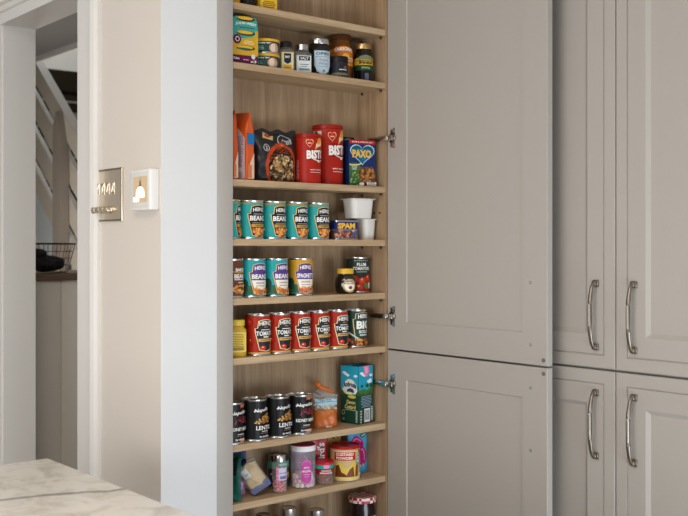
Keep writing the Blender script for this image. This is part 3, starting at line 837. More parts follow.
a.lay(q, frontmap(-cd/2), clip=(-32.5, 32.5, 1, 171)); q.build('print', cc)

# ---- soft packs
def pouch(q, w, h, d, m, crimp=.012, seed=1, wr=.0016, nx=16, nz=26, base=.35, topk=.0):
    rn = random.Random(seed); ph = [rn.uniform(0, 6.28) for _ in range(6)]
    def dep(u, v):
        a = max(0, 1-abs(2*u/w)**3.2)**.6
        t = v/h
        bt = base+(1-base)*min(1, t/.22)**.7 if t < .22 else 1
        tp = max(topk, min(1, max(0, 1-t)/.42)**.8) if t > .58 else 1
        if v > h-crimp-1e-6: tp = topk
        k = wr*(math.sin(u*190+v*70+ph[0])+math.sin(v*160-u*60+ph[1])+math.sin(u*420+v*310+ph[2])*.4)*a
        return max(.0006, d/2*a*bt*tp+k*min(1, tp+.3))
    def wid(v):
        t = v/h
        return 1-.05*math.sin(math.pi*t)+.012*math.sin(v*140+ph[3])
    vs = []
    for sgn in (-1, 1):
        for j in range(nz+1):
            for i in range(nx+1):
                u = w*(i/nx-.5); v = h*j/nz
                top = .004*math.sin(u*130+ph[4])*(j/nz)**4
                vs.append((u*wid(v), sgn*dep(u, v), v+top))
    N = (nx+1)*(nz+1); fs = []
    for s in (0, 1):
        for j in range(nz):
            for i in range(nx):
                k = s*N+j*(nx+1)+i; f = (k, k+1, k+nx+2, k+nx+1)
                fs.append(f if s == 0 else f[::-1])
    for j in range(nz):
        for i in (0, nx):
            k = j*(nx+1)+i; fs.append((k, k+nx+1, N+k+nx+1, N+k))
    for i in range(nx):
        for j in (0, nz):
            k = j*(nx+1)+i; fs.append((k, k+1, N+k+1, N+k))
    q._add(vs, fs, m)
    return lambda u, v, o: (u*wid(v), -dep(u, v)-.0004-o, v+.004*math.sin(u*130+ph[4])*(v/h)**4)

# ---- shelf 7: bag of nuts, open top twisted
nb = thing('nut_bag', 'clear and orange bag of nuts with twisted top, between the black tins and the carton', 'bag', (-.186, .064, Z['s7']), -16)
q = MB(); ORG = mat('orange_film', (196, 104, 40), .35)
mp = pouch(q, .078, .098, .042, ORG, .006, 4, base=.8, topk=.35)
for f in q.bm.faces:
    if f.calc_center_median().z > .052: f.material_index = q.mi(FILM)
q.build('bag', nb)
q = MB(); a = Art(); a.rect(-36, 38, 66, 84, (170, 204, 214)); a.rect(-34, 30, 74, 76, (90, 120, 150)); a.text('NUTS', -4, 80, 36, 5, (60, 90, 130)); a.dabs(-36, 36, 44, 51, 24, [(206, 130, 60)], 2, 3.4, 3)
a.rect(-6, 14, 3, 7, (236, 220, 200)); a.lay(q, mp, du=(3, 4), base=.0006); q.build('label', nb)
q = MB(); rn = random.Random(12)
for k in range(70):
    q.blob((rn.uniform(-.030, .030), rn.uniform(-.0125, .0125), rn.uniform(.049, .066)), .0062, P(rn.choice([(226, 206, 170), (212, 186, 146), (234, 220, 190)])), 1, (1, .9, .8))
o = q.build('nuts', None, loc=(-.186, .064, Z['s7']+.0002), rotz=-16); setp(o, 'pale blanched nuts seen through the clear middle of the orange bag', 'nuts', kind='stuff')
q = MB()
q.tube([(.024, 0, .099), (.010, .001, .108), (-.006, 0, .112), (-.018, 0, .120), (-.024, .001, .129), (-.027, .002, .134)], [(.009, .004), (.013, .008), (.012, .008), (.008, .007), (.013, .010), (.004, .003)], ORG, 12)
q.tube([(-.020, 0, .094), (-.006, .002, .106), (.012, .002, .112)], [(.020, .012), (.022, .012), (.006, .004)], FILM, 12)
q.build('twisted_top', nb)

# ---- shelf 3
ORB = mat('orange_pack', (204, 84, 26), .35)
def flour_bag(label, x, y, rz, w, d, h, seed, band=True):
    t = thing('baking_pack', label, 'packet', (x, y, Z['s3']), rz, None)
    q = MB(); rn = random.Random(seed)
    secs = []
    for z, kw, kd in ((0, 1, 1), (.004, 1.02, 1.03), (h*.35, 1.03, 1.06), (h*.7, 1.0, 1.0), (h*.84, .98, .72), (h*.93, .96, .30), (h*.96, .96, .12), (h, .95, .10)):
        secs.append((w*kw, d*kd, min(w*kw, d*kd)*.22, z))
    rr_loft(q, secs, ORB)
    for v in q.bm.verts:
        v.co.x += rn.uniform(-1, 1)*.0012; v.co.y += rn.uniform(-1, 1)*.0012
        if v.co.z > h*.94: v.co.z += .004*math.sin(v.co.x*120)
    q.build('bag', t)
    q = MB()
    a = Art(); a.poly([(-w*420, 4), (w*460, 4), (w*460, h*600), (w*200, h*760), (-w*420, h*760)], (214, 206, 212))
    a.lines(-w*380, w*420, h*640, 22, 4.6, 1.8, (150, 140, 170), seed); a.rect(-w*300, w*380, h*120, h*190, (236, 234, 236))
    a.lay(q, planemap((-0.0, -d*.535-.0008, 0), (1, 0, 0), (0, 0, 1)), clip=(-w*450, w*450, 4, h*800))
    a = Art()
    if band: a.rect(-d*500, d*500, h*520, h*680, (24, 116, 176))
    a.poly([(-d*500, 4), (d*500, 4), (d*500, h*420), (-d*100, h*260)], (226, 186, 160)); a.rect(-d*500, d*100, 6, h*220, (206, 120, 70))
    a.lay(q, planemap((w*.53, 0, 0), (0, 1, 0), (0, 0, 1)), clip=(-d*420, d*420, 4, h*800)); q.build('print', t)
    return t
# turned so that the printed narrow side faces out of the cupboard
flour_bag('slim orange baking packet at the left end, mostly hidden by the stile', -.5330, .066, -84, .098, .018, .186, 2, False)
flour_bag('orange baking packet with a blue band and white back panel, next to the black pouch', -.4850, .067, -84, .100, .027, .184, 5)
bp = thing('mushroom_pouch', 'black pouch with an orange rimmed bowl picture, left of the red gravy tins', 'packet', (-.3705, .062, Z['s3']), -8)
q = MB(); BLKP = mat('black_film', (26, 27, 30), .3)
mp = pouch(q, .138, .146, .046, BLKP, .014, 9, wr=.0012, base=.75, topk=.08); q.build('pouch', bp)
q = MB(); a = Art()
a.poly([(-42, 120), (-10, 118), (-6, 132), (-38, 136)], (206, 170, 110)); a.ell(-26, 128, 9, 5, (160, 60, 40))
a.ring(-34, 94, 10, 10, 2, (190, 190, 186)); a.text('2', -34, 94, 6, 10, WH, .03)
a.ring(26, 116, 22, 16, 1.6, (200, 200, 196), 20, 250); a.text('Finest', 34, 118, 36, 7, (200, 200, 196), .01, .3, rot=8); a.text('RICE', 42, 112, 18, 8, (200, 200, 196), .02, rot=10)
a.ell(14, 46, 52, 64, (178, 66, 28), 36); a.ell(16, 42, 45, 56, (30, 26, 22), 36)
a.dabs(-24, 54, 6, 76, 190, [(180, 146, 96), (150, 112, 66), (206, 178, 130), (120, 86, 48), (60, 48, 34)], 3, 6.5, 11, lambda u, v: ((u-15)/38)**2+((v-36)/42)**2 < 1 and (v > 8))
a.rect(-50, -30, 10, 14, (90, 90, 92)); a.lay(q, mp, du=(4, 5), clip=(-65, 65, 3, 140), base=.0006, step=.00003); q.build('print', bp)
RED = (168, 34, 20)
def gravy(label, r, h, loc, rz, k, tag=False):
    t = thing('gravy_tub', label, 'tub', loc, rz)
    q = MB(); q.lathe([(r*.9, .001), (r*.97, 0), (r, .001), (r, h-.012)], P(RED, .35), 44); q.build('tub', t)
    q = MB(); q.lathe([(r*1.015, h-.011), (r*1.02, h-.010), (r*1.02, h-.001), (r*.98, h), (r*.93, h-.0005), (r*.92, h-.004), (r*.5, h-.0045)], P((150, 32, 20), .3), 44); q.build('lid', t)
    q = MB(); gravy_art(r*1000, h*1000, k).lay(q, cylmap(r), du=4, clip=(-r*2900, r*2900, 2, h*1000-12))
    if tag: Art().rect(-78*k, -48*k, h*800, h*890, (214, 206, 196)).ell(-66*k, h*845, 8, 8, (60, 60, 66)).lay(q, cylmap(r+.0006), du=4)
    q.build('label', t)
    return t
gravy('shorter red gravy tub, left one of the two, partly in front of the taller one', .0372, .1415, (-.2595, .050, Z['s3']), -4, .92)
gravy('taller red gravy tub, right one of the two, beside the blue stuffing box', .0448, .1755, (-.165, .0785, Z['s3']), 4, 1.08, True)
def carton_box(name, label, w, d, h, col, loc, rz, cat='box', tilt=0):
    t = thing(name, label, cat, loc, rz)
    q = MB(); q.box(-w/2, w/2, -d/2, d/2, 0, h, P(col), .001, 1); q.build('box', t)
    return t
sb_ = carton_box('stuffing_box', 'blue stuffing mix box with a heart and yellow lettering, at the right end', .090, .028, .137, (26, 48, 104), (-.0690, .045, Z['s3']), -9)
q = MB(); a = Art(); a.rect(-48, 48, 125, 136.5, (176, 36, 32)); a.text('SAGE & ONION MIX', 0, 130.5, 72, 4.2, (240, 226, 210))
a.poly([(-48, 1), (-48, 66), (-20, 70), (6, 48), (-4, 1)], (66, 104, 60)); a.ring(-30, 82, 40, 22, 4, (220, 206, 130), 200, 320)
a.poly(heart(0, 92, 90, 62), (200, 222, 226)); a.poly(heart(0, 92, 84, 57), (18, 92, 124)); a.poly(heart(4, 90, 60, 42), (20, 112, 140))
a.text('PAXO', -2, 96, 66, 24, (234, 178, 62), .05); a.text('SAGE', -28, 56, 18, 4, WH); a.rect(-36, -20, 49, 51, WH)
a.ell(14, 34, 30, 24, (130, 80, 40)); a.ell(34, 22, 20, 18, (104, 62, 32)); a.dabs(-12, 46, 12, 56, 60, [(160, 104, 56), (120, 72, 36), (182, 130, 76), (96, 56, 28)], 3, 7, 8, lambda u, v: ((u-16)/30)**2+((v-34)/24)**2 < 1)
a.dabs(-46, -16, 4, 40, 26, [(110, 150, 70), (60, 100, 50), (150, 176, 110)], 2, 6, 4); a.rect(12, 46, 3, 13, (226, 220, 206)); a.lines(14, 44, 10, 2, 4, 2, (90, 90, 90)); a.ell(-6, 6, 9, 5, (230, 226, 214))
a.lay(q, frontmap(-.014), clip=(-44.8, 44.8, 1, 136.5)); q.build('print', sb_)
t = carton_box('stuffing_box', 'dark box with a lidded picture standing behind the blue stuffing box', .062, .022, .152, (40, 44, 46), (-.0705, .1155, Z['s3']), 0)
q = MB(); Art().ell(6, 142, 16, 6, (206, 176, 140)).rect(-30, -12, 134, 150, (84, 110, 90)).lay(q, frontmap(-.011), clip=(-30.5, 30.5, 1, 151)); q.build('print', t)

# ---- shelf 2
slv = thing('tuna_multipack', 'tall teal and yellow card sleeve holding stacked tuna tins, at the left end', 'multipack', (-.4895, .058, Z['s2']), -8)
q = MB(); w, d, h = .078, .078, .127
q.prism([(-w/2, 0), (w/2, 0), (w/2, h*.70), (w/2-.004, h*.93), (w/2-.010, h), (-w/2+.010, h), (-w/2, h*.93)], lambda u, v, dd: (u, dd, v), -d/2, d/2, P((64, 156, 146))); q.build('sleeve', slv)
q = MB(); a = Art(); a.poly([(-39, 1), (39, 1), (39, 88), (20, 74), (-10, 68), (-39, 64)], (206, 160, 44)); a.rect(30, 39, 30, 92, (206, 160, 44)); a.rect(-39, 39, 1, 24, (92, 24, 62))
for v in (122, 84, 44):
    a.ell(2, v, 27, 7, (40, 34, 24)); a.ell(0, v+1.5, 24, 4.6, (226, 176, 50)); 
a.ell(-2, 41, 25, 3, (36, 98, 92))
a.text('JOHN WEST', 2, 106, 62, 9, WH, .03, arch=3); a.rect(-16, 26, 97, 99, (30, 80, 80))
a.ell(-24, 66, 12, 13, (92, 24, 62)); a.ring(-23, 66, 6, 7, 1.6, WH); a.lines(-6, 26, 62, 3, 4, 1.6, (240, 220, 150)); a.ell(24, 22, 6, 7, (210, 206, 200)); a.text('TUNA', -26, 14, 18, 6, WH); a.text('x3', 24, 9, 18, 7, WH); a.rect(-6, 10, 11, 13, (210, 180, 200))
a.lay(q, frontmap(-d/2), clip=(-38.5, 38.5, 1, 133)); q.build('print', slv)
def tuna(label, z, rz):
    t = thing('tuna_tin', label, 'tin', (-.4015, .060, z), rz, 'green tuna tins')
    can_body(.040, .0395, TIN).build('can', t)
    q = MB(); wrap(q, .0398, .004, .033, (28, 70, 62)); a = Art(); a.text('JOHN WEST', -6, 27, 54, 6, WH, .03); a.ell(20, 16, 19, 16, (90, 50, 60)); a.ell(20, 15, 16.5, 13.5, (196, 160, 130)); a.ell(16, 15, 8, 12, (226, 206, 186)); a.lines(-30, -10, 18, 3, 4, 1.6, (170, 190, 180))
    a.lay(q, cylmap(.0398), du=4, clip=(-100, 100, 4.2, 32.8)); q.build('label', t)
    q = MB(); q.lathe([(.0405, .033), (.0408, .0335), (.0408, .0398), (.039, .0402)], P((224, 168, 40), .35), 44); q.build('lid', t)
    return t
tuna('lower green tuna tin of the stack of two, beside the card sleeve', Z['s2'], -30)
tuna('upper green tuna tin of the stack of two, beside the card sleeve', Z['s2']+.0405, -24)
def jar_square(name, label, w, h, lidr, lidc, loc, rz, art, content, hc_):
    t = thing(name, label, 'jar', loc, rz)
    q = MB(); rr_loft(q, [(w*.9, w*.9, .008, 0), (w, w, .009, .002), (w, w, .009, h*.66), (lidr*1.9, lidr*1.9, lidr*.9, h*.76), (lidr*1.8, lidr*1.8, lidr*.88, h*.82)], GLASS); q.build('jar', t)
    q = MB(); q.lathe([(lidr, h*.80), (lidr*1.02, h*.805), (lidr*1.02, h*.98), (lidr*.95, h), (lidr*.3, h)], lidc, 28); q.build('lid', t)
    q = MB(); rr_loft(q, [(w-.006, w-.006, .006, .003), (w-.006, w-.006, .006, h*hc_)], content); q.build('contents', t)
    q = MB(); art.lay(q, frontmap(-w/2-.0002)); art.lay(q, planemap((-w/2-.0002, 0, 0), (0, -1, 0), (0, 0, 1))); q.build('label', t)
    return t
a = Art(); a.rect(-17, 17, 4, 53, (214, 200, 150)); a.rect(-10, 10, 26, 50, (34, 36, 56)); a.poly([(-10, 26), (0, 20), (10, 26)], (34, 36, 56)); a.text('BAY', 0, 40, 13, 7, WH, .02); a.rect(-12, 12, 6, 18, (214, 164, 50)); a.rect(-8, 8, 9, 11, (120, 90, 30))
jar_square('herb_jar', 'square herb jar with black lid, navy and yellow label, right of the tuna tins', .043, .085, .0165, P((34, 33, 32), .35), (-.3355, .052, Z['s2']), -24, a, mat('herb', (190, 178, 130), .8, var=.2, scale=200), .6)
a = Art(); a.rect(-21, 21, 4, 50, (214, 216, 212)); a.rect(-14, 18, 36, 48, (30, 44, 66)); a.text('SALT', 2, 42, 24, 7, WH, .02); a.rect(-13, 17, 8, 14, (90, 150, 170)); a.rect(-10, 14, 24, 26, (90, 100, 110)); a.rect(-8, 10, 18, 20, (120, 130, 140))
jar_square('herb_jar', 'square glass jar with silver lid and white label with a navy band', .049, .084, .0195, TIN, (-.2795, .052, Z['s2']), -24, a, mat('salt_mix', (150, 152, 140), .8, var=.2, scale=200), .62)
def round_jar(name, label, r, h, lidr, lidh, jm, lm, loc, rz, art, shoulder=.8, labr=None):
    t = thing(name, label, 'jar', loc, rz)
    hb = h-lidh
    q = MB(); q.lathe([(r*.9, 0), (r*.98, .002), (r, .006), (r, hb*shoulder), (r*.97, hb*(shoulder+.06)), (lidr*.95, hb*.97), (lidr*.93, hb+.002)], jm, 40); q.build('jar', t)
    q = MB(); q.lathe([(lidr, hb-.001), (lidr*1.02, hb), (lidr*1.02, h-.0015), (lidr*.97, h), (lidr*.85, h-.0003), (lidr*.82, h-.0013)], lm, 40); q.build('lid', t)
    if art:
        q = MB(); art.lay(q, cylmap(r), du=3); q.build('label', t)
    return t
a = Art(); SHD = [(-26, 72), (26, 72), (26, 30), (18, 12), (8, 5), (-8, 5), (-18, 12), (-26, 30)]
a.poly(SHD, (150, 172, 184)); a.poly(shrink(SHD, .95), (184, 204, 214)); a.text('OPIES', 0, 63, 42, 8, (44, 54, 80), .03); a.rect(-22, 22, 54, 55, (90, 100, 120)); a.text('Pickled', 2, 45, 26, 8, (150, 80, 90), .0, .2); a.text('Walnuts', 2, 35, 28, 7, (110, 90, 110), .0, .2); a.rect(-16, 16, 26, 27, (110, 120, 140)); a.ell(2, 14, 4, 4, (120, 130, 150))
round_jar('pickle_jar', 'large dark pickle jar with silver lid and pale blue shield label', .0358, .108, .0300, .014, mat('dark_pickle', (30, 24, 16), .1), TIN, (-.2120, .060, Z['s2']), -18, a)
sd = round_jar('paste_jar', 'small black lidded jar with dark label, in front of the amber bottle', .0255, .0605, .0265, .018, mat('smoky_jar', (58, 56, 44), .12), P((26, 26, 28), .4), (-.1600, .032, Z['s2']), -24,
    Art().rect(-34, 34, 12, 40, (34, 36, 46)).ell(14, 28, 6, 4, (120, 92, 70)).rect(-6, 20, 20, 22.5, (214, 214, 214)).rect(-34, 34, 6, 12, (110, 106, 84)), .95)
vb = thing('vinegar_bottle', 'wide amber vinegar bottle with orange label behind the small black jar', 'bottle', (-.1085, .089, Z['s2']), -20)
AMB = mat('amber_liquid', (110, 62, 20), .08, coat=.5)
q = MB(); q.lathe([(.034, 0), (.0365, .003), (.0375, .01), (.0375, .088), (.036, .1), (.031, .112), (.0305, .124)], AMB, 40); q.build('bottle', vb)
q = MB(); q.lathe([(.032, .121), (.033, .122), (.033, .1365), (.032, .138), (.02, .1382)], P((84, 50, 26), .3), 40); q.build('cap', vb)
q = MB(); a = Art(); a.poly([(-44, 38), (44, 38), (44, 84), (24, 92), (0, 96), (-24, 92), (-44, 84)], (214, 120, 34)); a.text("SARSON'S", 0, 82, 60, 11, (250, 244, 230), .04, arch=5); a.text("SARSON'S", 0.6, 81.2, 61, 11.5, (30, 20, 14), .0, arch=5); a.L.insert(1, a.L.pop()); a.ell(6, 66, 12, 8, (240, 180, 80)); a.rect(-30, 40, 52, 62, (236, 214, 180)); a.rect(-20, 30, 55, 58, (150, 60, 30)); a.rect(-44, 44, 40, 44, (230, 150, 50)); a.L = [([(u, v+7) for u, v in p], f, c) for p, f, c in a.L]; a.lay(q, cylmap(.0375), du=3); q.build('label', vb)
a = Art(); a.rect(-66, 66, 34, 50, (30, 74, 52)); a.poly([(-66, 50), (66, 50), (66, 66), (20, 72), (-20, 72), (-66, 66)], (212, 168, 50)); a.poly([(-26, 66), (26, 66), (20, 76), (0, 80), (-20, 76)], (120, 130, 90)); a.rect(-66, 66, 62, 64, (60, 90, 60)); a.text('Branston', 0, 58, 44, 10, (24, 30, 26), .04, .1); a.text('PICKLE', 0, 42, 26, 5, (200, 210, 160)); a.rect(-4, 8, 4, 26, (90, 100, 120))
round_jar('relish_jar', 'black relish jar with gold lid and yellow and green label, at the right end', .0285, .115, .0245, .015, mat('black_relish', (20, 14, 10), .08), mat('gold_lid', (186, 150, 98), .3, .8), (-.0475, .054, Z['s2']), -24, a, .78)

# ---- shelf 1 : only the feet of a few packs show
def small_tub(label, x, r, h, c, c2, rz=-20):
    t = thing('spread_tub', label, 'tub', (x, .05, Z['s1']), rz)
    q = MB(); q.lathe([(r*.92, 0), (r, .002), (r, h-.012)], P(c), 32); q.build('tub', t)
    q = MB(); q.lathe([(r*1.03, h-.012), (r*1.03, h-.001), (r*.9, h)], P(c2), 32); q.build('lid', t)
    q = MB(); Art().rect(-r*700, r*700, h*250, h*700, WH).rect(-r*500, r*500, h*400, h*520, (120, 70, 30)).lay(q, cylmap(r), du=4); q.build('label', t)
small_tub('yellow tub at the left end of the topmost shelf', -.519, .0235, .09, (220, 160, 40), (220, 150, 30))
small_tub('black jar on the topmost shelf between the yellow packs', -.4645, .0215, .10, (34, 34, 34), (40, 40, 40))
t = carton_box('stock_box', 'yellow printed box on the topmost shelf, its lower edge just in view', .050, .05, .11, (226, 180, 52), (-.4135, .042, Z['s1']), -10)
q = MB(); a = Art(); a.lines(-21, 21, 20, 4, 5, 2.4, (110, 80, 30)); a.rect(-22, 22, 36, 84, (200, 150, 40)); a.lay(q, frontmap(-.025), clip=(-24, 24, 1, 108)); q.build('print', t)

# ---- shelf 8
gb = thing('snack_pouch', 'dark green pouch standing at the left end, mostly hidden by the stile', 'packet', (-.521, .066, Z['s8']), -74)
q = MB(); mp = pouch(q, .098, .128, .026, mat('green_film', (18, 84, 72), .35), .012, 21, base=.8); q.build('pouch', gb)
q = MB(); Art().rect(-42, 42, 70, 118, (24, 30, 30)).rect(-40, 40, 6, 20, (40, 110, 96)).lay(q, mp, du=(4, 5), clip=(-44, 44, 4, 118), base=.0007); q.build('print', gb)
pb = thing('sweet_bag', 'pink and blue plastic bag standing behind the dark green pouch', 'bag', (-.4810, .0940, Z['s8']), -30)
q = MB(); mp = pouch(q, .062, .128, .024, mat('pink_film', (178, 130, 172), .35), .012, 23, base=.8); q.build('bag', pb)
q = MB(); a = Art(); a.rect(-34, 34, 100, 126, (54, 60, 120)); a.rect(-34, 34, 90, 96, (220, 200, 220)); a.dabs(-32, 32, 6, 84, 40, [(150, 96, 150), (206, 170, 200), (230, 220, 190), (90, 70, 110)], 3, 6, 5); a.lay(q, mp, du=(4, 5), clip=(-33, 33, 3, 126), base=.0007); q.build('print', pb)
# oat bag leaning over
ob = thing('oat_bag', 'half empty clear bag of oats with navy ends, slumped to one side', 'bag', (-.435, .050, Z['s8']+.018), -24)
NAVY = mat('navy_film', (44, 50, 104), .35)
OATS = mat('oats', (206, 178, 132), .85, var=.22, scale=260, bump=.6, bscale=300)
q = MB(); mpo = pouch(q, .062, .082, .040, FILM, .004, 31, base=.7, topk=.5, wr=.0022)
rotm = Matrix.Rotation(R(-34), 4, 'Y')
def tilt(bm): bmesh.ops.transform(bm, matrix=Matrix.Translation((.008, 0, .006)) @ rotm, verts=bm.verts)
tilt(q.bm); q.build('bag', ob)
# navy ends
q = MB(); q.tube([(.0, 0, .082), (-.004, 0, .094), (.002, .0, .102)], [(.026, .012), (.018, .010), (.026, .004)], NAVY, 14)
tilt(q.bm); q.build('gathered_top', ob)
q = MB(); q.box(-.029, .029, -.013, .013, -.004, .006, NAVY, .003, 2); q.prism([(-.03, .010), (.031, .012), (.029, -.008), (-.027, -.006)], lambda u, v, dd: (u, dd, v), -.0165, -.0155, NAVY); tilt(q.bm); q.build('bottom_seal', ob)
q = MB(); rn = random.Random(9); a = Art(); a.rect(-24, -4, 44, 68, (214, 214, 216)); a.rect(-20, -8, 52, 55, (150, 150, 170)); a.lay(q, mpo, du=(3, 4), base=.0007); tilt(q.bm); q.build('label', ob)
q = MB(); pouch(q, .056, .066, .033, OATS, .002, 31, base=.8, topk=.6, wr=.002); bmesh.ops.translate(q.bm, verts=q.bm.verts, vec=(0, 0, .006)); tilt(q.bm)
o = q.build('oats', None, loc=(-.435, .050, Z['s8']+.018), rotz=-24); setp(o, 'pale rolled oats inside the slumped clear bag', 'oats', kind='stuff')

def clear_jar(name, label, r, h, lidr, lidh, lm, loc, rz, art, gm=GLASS, neck=.86, cat='jar'):
    t = thing(name, label, cat, loc, rz)
    hb = h-lidh
    q = MB(); q.lathe([(r*.9, 0), (r*.98, .0015), (r, .005), (r, hb*neck), (r*.96, hb*(neck+.05)), (lidr*.94, hb*.985), (lidr*.94, hb+.003)], gm, 36, cap1=False); q.build('jar', t)
    q = MB(); q.lathe([(lidr*.985, hb), (lidr*1.02, hb+.0006), (lidr*1.02, h-.002), (lidr*.97, h), (lidr*.3, h)], lm, 36); q.build('lid', t)
    if art: q = MB(); art.lay(q, cylmap(r), du=3); q.build('label', t)
    return t
def stuff(name, label, cat, r, z0, z1, n, s, cols, loc, seed, jit=.2):
    q = MB(); rn = random.Random(seed)
    q.lathe([(r*.8, z0), (r*.8, z1-s)], P(cols[0], .7), 20)
    for k in range(n):
        a = rn.uniform(0, 6.283); rr = r*(.86+.1*rn.random()) if k % 4 else r*math.sqrt(rn.random())*.9
        z = rn.uniform(z0+s, z1-s) if k % 4 else z1-s
        q.blob((rr*math.cos(a), rr*math.sin(a), z), s, P(rn.choice(cols), .6), 1, (1, 1, .8), jit, rn)
    o = q.build(name, None, loc=loc); setp(o, label, cat, kind='stuff'); return o
a = Art(); a.rect(-16, -8, 22, 74, (214, 130, 160)); a.rect(-8, 20, 36, 70, (206, 198, 222)); a.text('Sprinkles', 6, 56, 24, 5, (70, 70, 140), .02); a.rect(-4, 16, 40, 48, (110, 110, 170)); a.dabs(-16, -8, 24, 72, 16, [(250, 210, 220), (180, 60, 110)], 1, 2, 3)
spx = (-.3665, .040, Z['s8'])
clear_jar('sprinkle_jar', 'slim clear jar of pink sprinkles with a silver lid, standing left of the marshmallow jar', .0205, .104, .0165, .018, TIN, spx, -20, a)
stuff('sprinkles', 'pink and white sprinkles in the bottom of the slim silver lidded jar', 'sprinkles', .0175, .003, .034, 260, .0017, [(214, 120, 120), (236, 200, 196), (200, 84, 96), (240, 224, 216)], (spx[0], spx[1], spx[2]), 5)
a = Art(); a.rect(-40, 40, 60, 76, (66, 150, 128)); a.rect(-40, 40, 6, 56, (40, 46, 60)); a.text('ORGANIC', 8, 68, 30, 6, WH); a.ell(27, 36, 9, 9, (222, 160, 60)); a.ell(24, 32, 5, 5, (150, 90, 40)); a.dabs(-30, 10, 10, 50, 12, [(120, 100, 80), (200, 160, 90)], 3, 6, 3)
round_jar('herb_jar', 'round glass jar with green banded label behind the sprinkle jar', .0315, .092, .029, .014, mat('grey_jar', (120, 126, 118), .1), mat('smoky_lid', (128, 124, 116), .25, 1), (-.333, .0955, Z['s8']), -20, a)
mw = (-.2755, .052, Z['s8'])
a = Art(); PKL = (196, 74, 160)
a.poly([(u, v) for u, v in ([(-15, 30), (15, 30), (15, 68)]+[(15*math.cos(R(t)), 68+14*math.sin(R(t))) for t in range(0, 181, 15)]+[(-15, 68)]) ] , PKL); a.ell(0, 30, 15, 14, PKL)
a.ring(0, 68, 13, 12, 1, (230, 160, 210), 0, 180); a.text('MINI', 0, 60, 16, 5, (240, 210, 235), .02); a.text('MALLOWS', 0, 50, 24, 6, WH, .03); a.rect(-10, 10, 40, 41.5, (230, 170, 215)); a.rect(-8, 8, 34, 35, (230, 170, 215))
t = thing('marshmallow_jar', 'large clear plastic jar with white rim and magenta lid, holding pink marshmallows', 'jar', mw, -20)
q = MB(); q.lathe([(.031, 0), (.0335, .0015), (.0348, .006), (.0348, .098), (.0335, .103), (.0325, .108)], PLASTICCLEAR, 40, cap1=False); q.build('jar', t)
q = MB(); q.lathe([(.034, .104), (.0362, .1045), (.0362, .117), (.035, .119)], mat('white_lid', (236, 234, 234), .4), 40); q.build('lid', t)
q = MB(); q.lathe([(.0350, .1182), (.0350, .1205), (.0335, .1218), (.02, .1218)], P((150, 24, 74), .35), 40); q.build('lid_top', t)
q = MB(); a.lay(q, cylmap(.0350), du=3); q.build('label', t)
mg = 'mini marshmallows in the jar'
rn = random.Random(8); mproto = []
for cname, c in (('pink', (232, 190, 200)), ('white', (240, 228, 220))):
    q = MB(); q.lathe([(.0045, 0), (.0064, .0008), (.0068, .003), (.0068, .0085), (.0064, .0108), (.0045, .0116)], mat('mallow_'+cname, c, .8), 12)
    mproto.append(q)
made = [None, None]
cnt = 0
for lay_ in range(3):
    for k in range(11):
        a_ = 2*math.pi*k/11+lay_*.28; rr = .0258
        if lay_ == 2 and k % 3 == 0: continue
        i = rn.randint(0, 1)
        if made[i] is None:
            o = mproto[i].build('marshmallow'); made[i] = o
        else:
            o = made[i].copy(); COL.objects.link(o)
        o.location = (mw[0]+rr*math.cos(a_), mw[1]+rr*math.sin(a_), mw[2]+.0022+lay_*.0122+rn.uniform(0, .001))
        o.rotation_euler = (rn.uniform(-.2, .2), rn.uniform(-.2, .2), 0)
        setp(o, ('pink' if i == 0 else 'white')+' mini marshmallow at the bottom of the magenta lidded jar', 'marshmallow', ('pink ' if i == 0 else 'white ')+mg)
# small tub with red rim
bx = (-.2065, .044, Z['s8'])
a = Art(); a.rect(-90, 90, 46, 58, (40, 166, 160)); a.rect(-90, 90, 30, 47, (150, 26, 40)); a.ell(0, 53, 10, 6, (226, 150, 190)); a.text('COCOA', 0, 41, 30, 5, WH, .03); a.text('SPRINKLES', 0, 34.5, 40, 5, WH, .03)
t = thing('topping_tub', 'small clear tub with teal and red band and red rim, right of the marshmallow jar', 'tub', bx, -22)
q = MB(); q.lathe([(.026, 0), (.0272, .0015), (.0286, .059)], GLASS, 36, cap1=False); q.build('tub', t)
q = MB(); q.lathe([(.029, .058), (.0303, .0585), (.0303, .065), (.029, .066), (.02, .066)], P((196, 30, 46), .35), 36); q.build('lid', t)
q = MB(); a.lay(q, lambda u, v, o: cylmap(.0273+.0000243*v*1000)(u, v, o), du=3); q.build('label', t)
stuff('cocoa_topping', 'reddish brown granules inside the small tub with the red rim', 'topping', .0242, .003, .030, 300, .0018, [(150, 92, 70), (176, 120, 96), (120, 66, 50), (190, 140, 120)], bx, 6)
